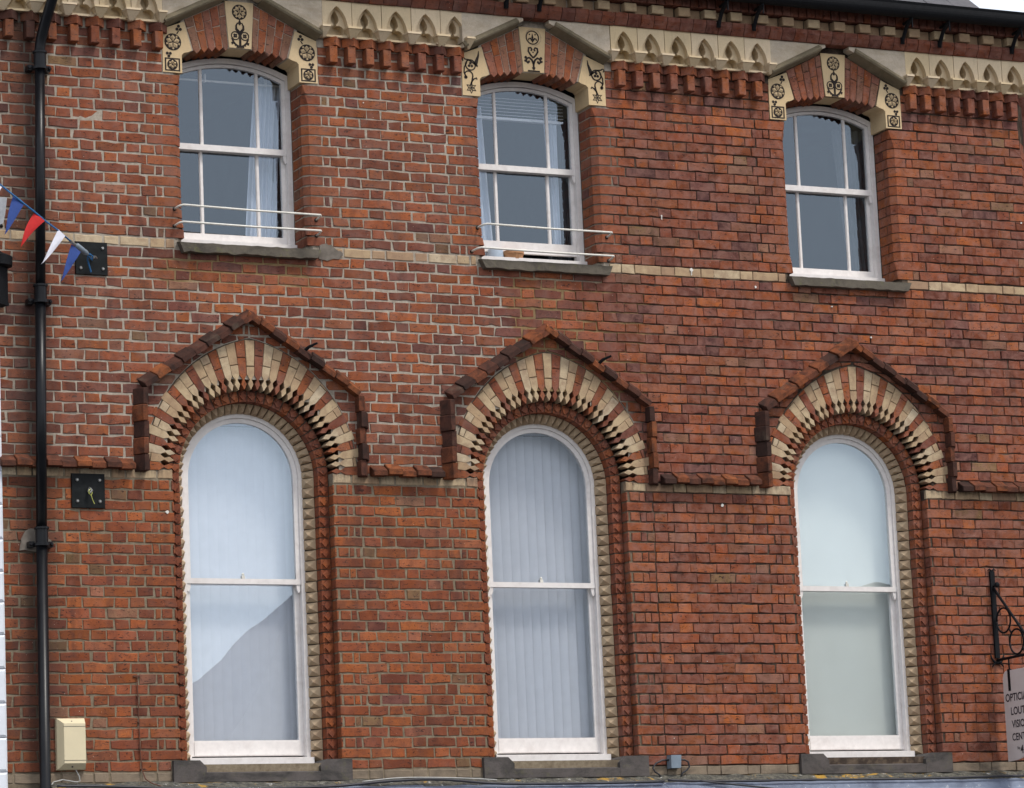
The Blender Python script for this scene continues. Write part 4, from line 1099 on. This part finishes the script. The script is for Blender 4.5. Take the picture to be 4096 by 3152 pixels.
flag((139, 848), (179, 884), (105, 925), (82, 990), -.33, 'red', 'pennant')
flag((233, 917), (261, 944), (208, 1000), (164, 1058), -.27, 'white', 'pennant')
flag((286, 977), (323, 1008), (276, 1060), (242, 1128), -.20, 'blue', 'pennant')
flag((-40, 715), (8, 748), (-40, 800), (-60, 850), -.40, 'white', 'pennant')
# white building at the left edge: painted rusticated blocks
wb = thing('white_building', 'white painted stone block wall at the far left edge', 'building', (-2.9, 0, GROUND+.12))
g = MB(); g.box(-2, .98, -.0, .6, 0, 1.40-GROUND-.12-.16); g.build('wall', 'white_wall', wb)
zz = 1.24
g0 = GROUND+.12
edges = [1.237, 1.0, .765, .53, .265, .028, -.207, -.448, -.673, -.885, -1.11, -1.345, -1.58, -1.815, -2.05, -2.285, -2.52]
for k, (a, b) in enumerate(zip(edges, edges[1:])):
    for bx in range(3):
        x1 = 1.034 - .55*bx - (.0 if bx == 0 else (.0 if k % 2 else .25)); x0 = x1-.54 if bx else (1.034-.54 - (0 if k % 2 else .25))
        g = MB(); q = .016
        g.hull([(x0+q, -.03, b+q+.004-g0), (x1-q, -.03, b+q+.004-g0), (x1-q, -.03, a-q-g0), (x0+q, -.03, a-q-g0)], [(x0, -.016, b+.004-g0), (x1, -.016, b+.004-g0), (x1, -.016, a-g0), (x0, -.016, a-g0)])
        g.hull([(x0, -.016, b+.004-g0), (x1, -.016, b+.004-g0), (x1, -.016, a-g0), (x0, -.016, a-g0)], [(x0, .0, b+.004-g0), (x1, .0, b+.004-g0), (x1, .0, a-g0), (x0, .0, a-g0)])
        g.build('block', 'white_wall', wb)
# lantern at the left edge
lt = thing('wall_lantern', 'black wall lantern with a broad cap cut by the left edge', 'lantern', tuple(at(-18, 1100, -.14)))
B1 = lt.location
g = MB(); g.lathe((0, 0, .10), [(.094, -.045), (.118, -.040), (.120, .025), (.090, .040), (.055, .055), (.03, .075), (.012, .08)], 24); g.build('cap', 'iron', lt)
g = MB(); g.lathe((0, 0, -.21), [(.045, -.02), (.088, 0), (.088, .26), (.080, .27)], 4); 
g.build('body', 'iron', lt)
g = MB(); g.lathe((0, 0, -.21), [(.094, -.006), (.094, .016)], 4); g.build('base_rim', 'iron', lt)
g = MB(); g.box(-.012, .012, 0, .14, -.10, -.06); g.build('arm', 'iron', lt)
wp = at(0, 840, -.15); t = thing('pale_pennant', 'pale grey cloth hanging at the left edge above the lantern', 'pennant', tuple(wp))
g = MB(); q = [at(-30, 788, -.15), at(28, 790, -.15), at(20, 860, -.15), at(12, 893, -.15), at(-10, 905, -.15)]; q = [p-wp for p in q]
g.hull([(p.x, -.003, p.z) for p in q[::-1]], [(p.x, .0, p.z) for p in q[::-1]]); g.build('cloth', 'grey_cloth', t)
g = MB(); g.lathe((q[3].x-.012, 0, q[3].z-.02), [(.008, -.012), (.014, 0), (.008, .012)], 8); g.build('weight', 'iron', t)
# alarm box
t = thing('alarm_box', 'cream plastic alarm box low on the wall right of the downpipe', 'alarm box', (-1.415, 0, -1.862))
g = MB(); g.hull([(-.062, -.072, -.135), (.092, -.072, -.135), (.092, -.072, .138), (-.062, -.072, .138)], [(-.100, -.026, -.176), (.100, -.026, -.176), (.100, -.026, .176), (-.100, -.026, .176)]); g.hull([(-.100, -.026, -.176), (.100, -.026, -.176), (.100, -.026, .176), (-.100, -.026, .176)], [(-.103, .002, -.179), (.103, .002, -.179), (.103, .002, .179), (-.103, .002, .179)]); g.build('cover', 'alarm', t)
for z in (.152, -.158):
    g = MB(); g.lathe((.0, -.047, z), [(.006, 0), (.006, .006), (.003, .008)], 8, 'Y'); g.build('screw', 'cable', t)
for z in (.118, -.115):
    g = MB(); g.box(-.066, .094, -.0735, -.07, z-.0012, z+.0012); g.build('seam', 'cable', t)
g = MB(); g.tube([(.03, -.03, -.178), (.055, -.03, -.225), (.058, -.03, -.255), (.03, -.04, -.262), (-.07, -.04, -.245), (-.14, -.05, -.262), (-.155, -.06, -.28)], .004, 8); g.build('lead_wire', 'wcable', t)
# rust coloured wire
g = MB(); pts = [(-.92, -.012, -1.394), (-.916, -.012, -1.532), (-.913, -.012, -1.713), (-.910, -.012, -1.895), (-.902, -.014, -2.039), (-.885, -.04, -2.11), (-.862, -.09, -2.141), (-.80, -.11, -2.165)]
g.tube(pts, .0042, 8); g.box(-.945, -.895, -.008, .0, -1.398, -1.386)
for p in pts[1:5]: g.box(p[0]-.008, p[0]+.008, -.018, .002, p[2]-.004, p[2]+.004)
tag(g.build('bell_wire', 'rust'), 'thin rust brown wire clipped down the wall left of the left arched window', 'wire')
# cables on the ledge
def cable(pts, r, mat, label):
    q = [Vector(p) for p in pts]; out = []
    for i in range(len(q)-1):
        p0, p1, p2, p3 = q[max(0, i-1)], q[i], q[i+1], q[min(len(q)-1, i+2)]
        for k in range(6):
            s = k/6; out.append(.5*((2*p1)+(p2-p0)*s+(2*p0-5*p1+4*p2-p3)*s*s+(3*p1-p0-3*p2+p3)*s**3))
    out.append(q[-1]); g = MB(); g.tube(out, r, 8); tag(g.build('cable', mat, smooth=True), label, 'cable')
cable([(-1.56, -.15, -2.158), (-1.2, -.155, -2.165), (-.5, -.16, -2.190), (.4, -.16, -2.188), (.9, -.155, -2.155), (1.3, -.155, -2.148), (1.8, -.16, -2.185), (2.6, -.16, -2.190), (3.1, -.16, -2.185)], .010, 'cable', 'black cable lying along the ledge below the left and middle arched windows')
cable([(.7, -.14, -2.155), (1.0, -.15, -2.132), (1.4, -.155, -2.138), (1.75, -.14, -2.155)], .0045, 'wcable', 'thin white cable looping over the black one on the ledge between windows')
cable([(3.14, -.15, -2.175), (3.6, -.155, -2.190), (4.3, -.16, -2.188), (5.2, -.16, -2.192), (6.2, -.16, -2.180), (6.9, -.16, -2.17)], .009, 'cable', 'black cable running along the ledge below the right arched window')
cable([(3.40, -.16, -2.185), (3.7, -.19, -2.22), (4.1, -.22, -2.265), (4.6, -.245, -2.32)], .007, 'cable', 'black cable sagging off the ledge right of the junction box')
t = thing('junction_box', 'small blue grey junction box with two looped cables above the ledge', 'junction box', (3.258, 0, -2.03))
g = MB(); g.hull([(-.042, -.07, -.05), (.038, -.07, -.05), (.046, -.07, .046), (-.040, -.07, .046)], [(-.044, -.003, -.052), (.040, -.003, -.052), (.048, -.003, .048), (-.042, -.003, .048)]); g.build('box', 'grey', t)
for s, pts in ((-1, [(-.04, 0.014), (-.10, .010), (-.15, -.012), (-.178, -.045), (-.16, -.075), (-.125, -.095), (-.118, -.115)]), (1, [(.045, .014), (.09, .012), (.122, -.002), (.130, -.04), (.105, -.065), (.068, -.085), (.055, -.112)])):
    g = MB(); g.tube([(x, -.03, z) for x, z in pts], .007, 8); g.build('cable_loop', 'cable', t, smooth=True)
# iron stubs on the hoods
for xc, lab in ((XC[0], 'short black iron stub on the right slope of the left hood'), (XC[1], 'short black iron stub on the right slope of the middle hood')):
    g = MB(); g.tube([(xc+.40, -.05, .955), (xc+.425, -.09, .985), (xc+.47, -.14, 1.005)], [.014, .012, .008], 8); tag(g.build('iron_stub', 'iron'), lab, 'hook')
# guard rails
def guard(xc, x0, x1, z0, z1, label):
    t = thing('guard_rail', label, 'rail', (xc, 0, z0)); y = -.10
    g = MB(); g.tube([(x0-.035, .0, -.012), (x0-.035, -.045, -.010), (x0-.022, -.082, -.004), (x0, y, 0), ((x0+x1)/2, y, (z1-z0)/2-.004), (x1, y, z1-z0), (x1+.006, y+.01, z1-z0-.002), (x1+.004, -.04, z1-z0-.014), (x1+.004, 0, z1-z0-.016)], .0078, 10); g.build('bar', 'rail', t, smooth=True)
    for x, zz in ((x0-.035, -.012), (x1+.004, z1-z0-.016)):
        g = MB(); g.lathe((x, 0, zz), [(.014, 0), (.014, .005), (.009, .009)], 10, 'Y'); g.build('fixing', 'iron', t)
guard(XC[0], -.509, .547, 1.981, 1.966, 'white guard bar across the left upper window, higher of its two'); guard(XC[0], -.513, .546, 1.856, 1.849, 'white guard bar across the left upper window, just above its sill')
guard(XC[1], -.494, .548, 1.977, 1.968, 'white guard bar across the middle upper window, higher of its two'); guard(XC[1], -.549, .554, 1.793, 1.786, 'white guard bar across the middle upper window, level with its open sash')
# sign bracket and hanging sign
SX = 6.18
t = thing('sign_bracket', 'black wrought iron bracket with rings projecting from the wall at the right edge', 'bracket', (SX, 0, -1.27))
z0 = -1.27
g = MB(); g.box(-.020, .020, -.022, .0, .02, .705); g.build('back_plate', 'iron', t)
def tubeYZ(pts, r, nm): g = MB(); g.tube([(0, y, z-z0) for y, z in pts], r, 8); g.build(nm, 'iron', t, smooth=True)
tubeYZ([(-.02, -.698), (-.55, -1.238)], .011, 'stay'); tubeYZ([(-.01, -1.266), (-.62, -1.262)], .011, 'arm')
for cy, cz, r in ((-.133, -.966, .097), (-.297, -1.150, .097), (-.43, -1.20, .048)):
    tubeYZ([(cy+r*math.cos(2*math.pi*i/28), cz+r*math.sin(2*math.pi*i/28)) for i in range(29)], .0075, 'ring')
tubeYZ([(-.20, -1.035), (-.228, -1.075)], .007, 'link')
g = MB(); g.lathe((0, -.075, -.679-z0), [(.004, -.022), (.018, -.014), (.022, 0), (.018, .014), (.004, .022)], 12); g.tube([(0, -.02, -.685-z0), (0, -.075, -.679-z0)], .008, 6); g.build('ball', 'iron', t)
for s in (-1, 1):
    g = MB(); g.tube([(0, -.012, -.02), (s*.03, -.012, -.01), (s*.055, -.012, .02), (s*.062, -.012, .055)], [.012, .010, .008, .004], 8); g.tube([(0, -.012, -.015), (s*.03, -.012, -.022), (s*.052, -.012, -.05)], [.010, .008, .004], 8); g.tube([(0, -.012, .70), (s*.02, -.012, .722), (s*.036, -.012, .712)], [.010, .008, .004], 8); g.build('scroll', 'iron', t, smooth=True)
t = thing('hanging_sign', 'off white hanging opticians sign with black capitals under the iron bracket', 'sign', (SX, -.38, -1.27))
zs = -1.27; ys = -.38
pl = [(-.078, -1.42), (-.092, -1.385), (-.122, -1.362), (-.64, -1.362), (-.67, -1.385), (-.684, -1.42), (-.684, -2.03), (-.64, -2.02), (-.45, -2.00), (-.38, -1.99), (-.288, -2.045), (-.20, -2.06), (-.078, -2.065)]
g = MB(); g.prismX([(y-ys, z-zs) for y, z in pl][::-1], -.008, .008); g.build('board', 'sign', t)
for yb in (-.168, -.60):
    g = MB(); g.box(-.011, .011, yb-ys-.016, yb-ys+.016, -1.522-zs, -1.352-zs); g.build('strap', 'iron', t)
    g = MB(); g.tube([(0, yb-ys+.008*math.cos(a), -1.325-zs+.03*math.sin(a)) for a in [2*math.pi*i/12 for i in range(13)]], .004, 6); g.tube([(.004*math.cos(a), yb-ys, -1.29-zs+.026*math.sin(a)) for a in [2*math.pi*i/12 for i in range(13)]], .004, 6); g.build('chain_link', 'iron', t)
def text(s, y, ztop, h, sxs):
    cu = bpy.data.curves.new('txt', 'FONT'); cu.body = s; cu.size = 1; cu.extrude = .0; cu.offset = .02
    o = bpy.data.objects.new('txt', cu); COL.objects.link(o); bpy.context.view_layer.update()
    me = bpy.data.meshes.new_from_object(o.evaluated_get(bpy.context.evaluated_depsgraph_get())); bpy.data.objects.remove(o)
    xs = [v.co.x for v in me.vertices]; zs_ = [v.co.y for v in me.vertices]; hh = max(zs_)-min(zs_)
    for v in me.vertices:
        u = (v.co.x-min(xs))/hh*h*sxs; q = (v.co.y-max(zs_))/hh*h
        v.co = (-.0095, y-u-ys, ztop+q-zs)
    me.materials.clear(); me.materials.append(M['letter'])
    return me
for s, y, zt, h, k in (('OPTICIANS', -.102, -1.543, .062, .92), ('LOUTH', -.165, -1.650, .062, .92), ('VISION', -.165, -1.752, .060, .92), ('CENTRE', -.160, -1.853, .058, .92), ('No', -.221, -1.957, .026, .8), ('4', -.262, -1.950, .066, .9)):
    place('lettering', text(s, y, zt, h, k), t)
# house across the street: shows as a reflection in the lower sashes
oh = thing('opposite_house', 'gabled house across the street seen only as a reflection in the arched windows', 'house', (14, -26, GROUND))
g = MB(); g.box(-4.15, 20, -7, 0, 0, 5.7); g.build('wall', 'render', oh)
g = MB(); i = g.add([(-4.5, .3, 5.5), (20.4, .3, 5.5), (20.4, -7.3, 5.5), (-4.5, -7.3, 5.5), (-1.35, -3.5, 8.72), (20.4, -3.5, 8.72)])
for f in ((0, 1, 5, 4), (1, 2, 5), (2, 3, 4, 5), (3, 0, 4), (3, 2, 1, 0)): g.face([i+q for q in f])
g.build('roof', 'slate', oh)
for k in range(6):
    x = -3.8+3.4*k
    for z in (1.0, 3.6):
        g = MB(); g.ring(rect(x-.5, x+.5, z, z+1.6), rect(x-.42, x+.42, z+.08, z+1.52), .03, -.02); g.build('window', 'paint', oh)
        g = MB(); g.box(x-.42, x+.42, .0, .012, z+.08, z+1.52); g.build('window_pane', 'pipe', oh)
g = MB(); g.prism([(.0, 5.0), (4.8, 5.0), (4.8, 11.4), (2.4, 13.6), (.0, 11.4)][::-1], .5, -6.8); g.build('gable_wing', 'render', oh)
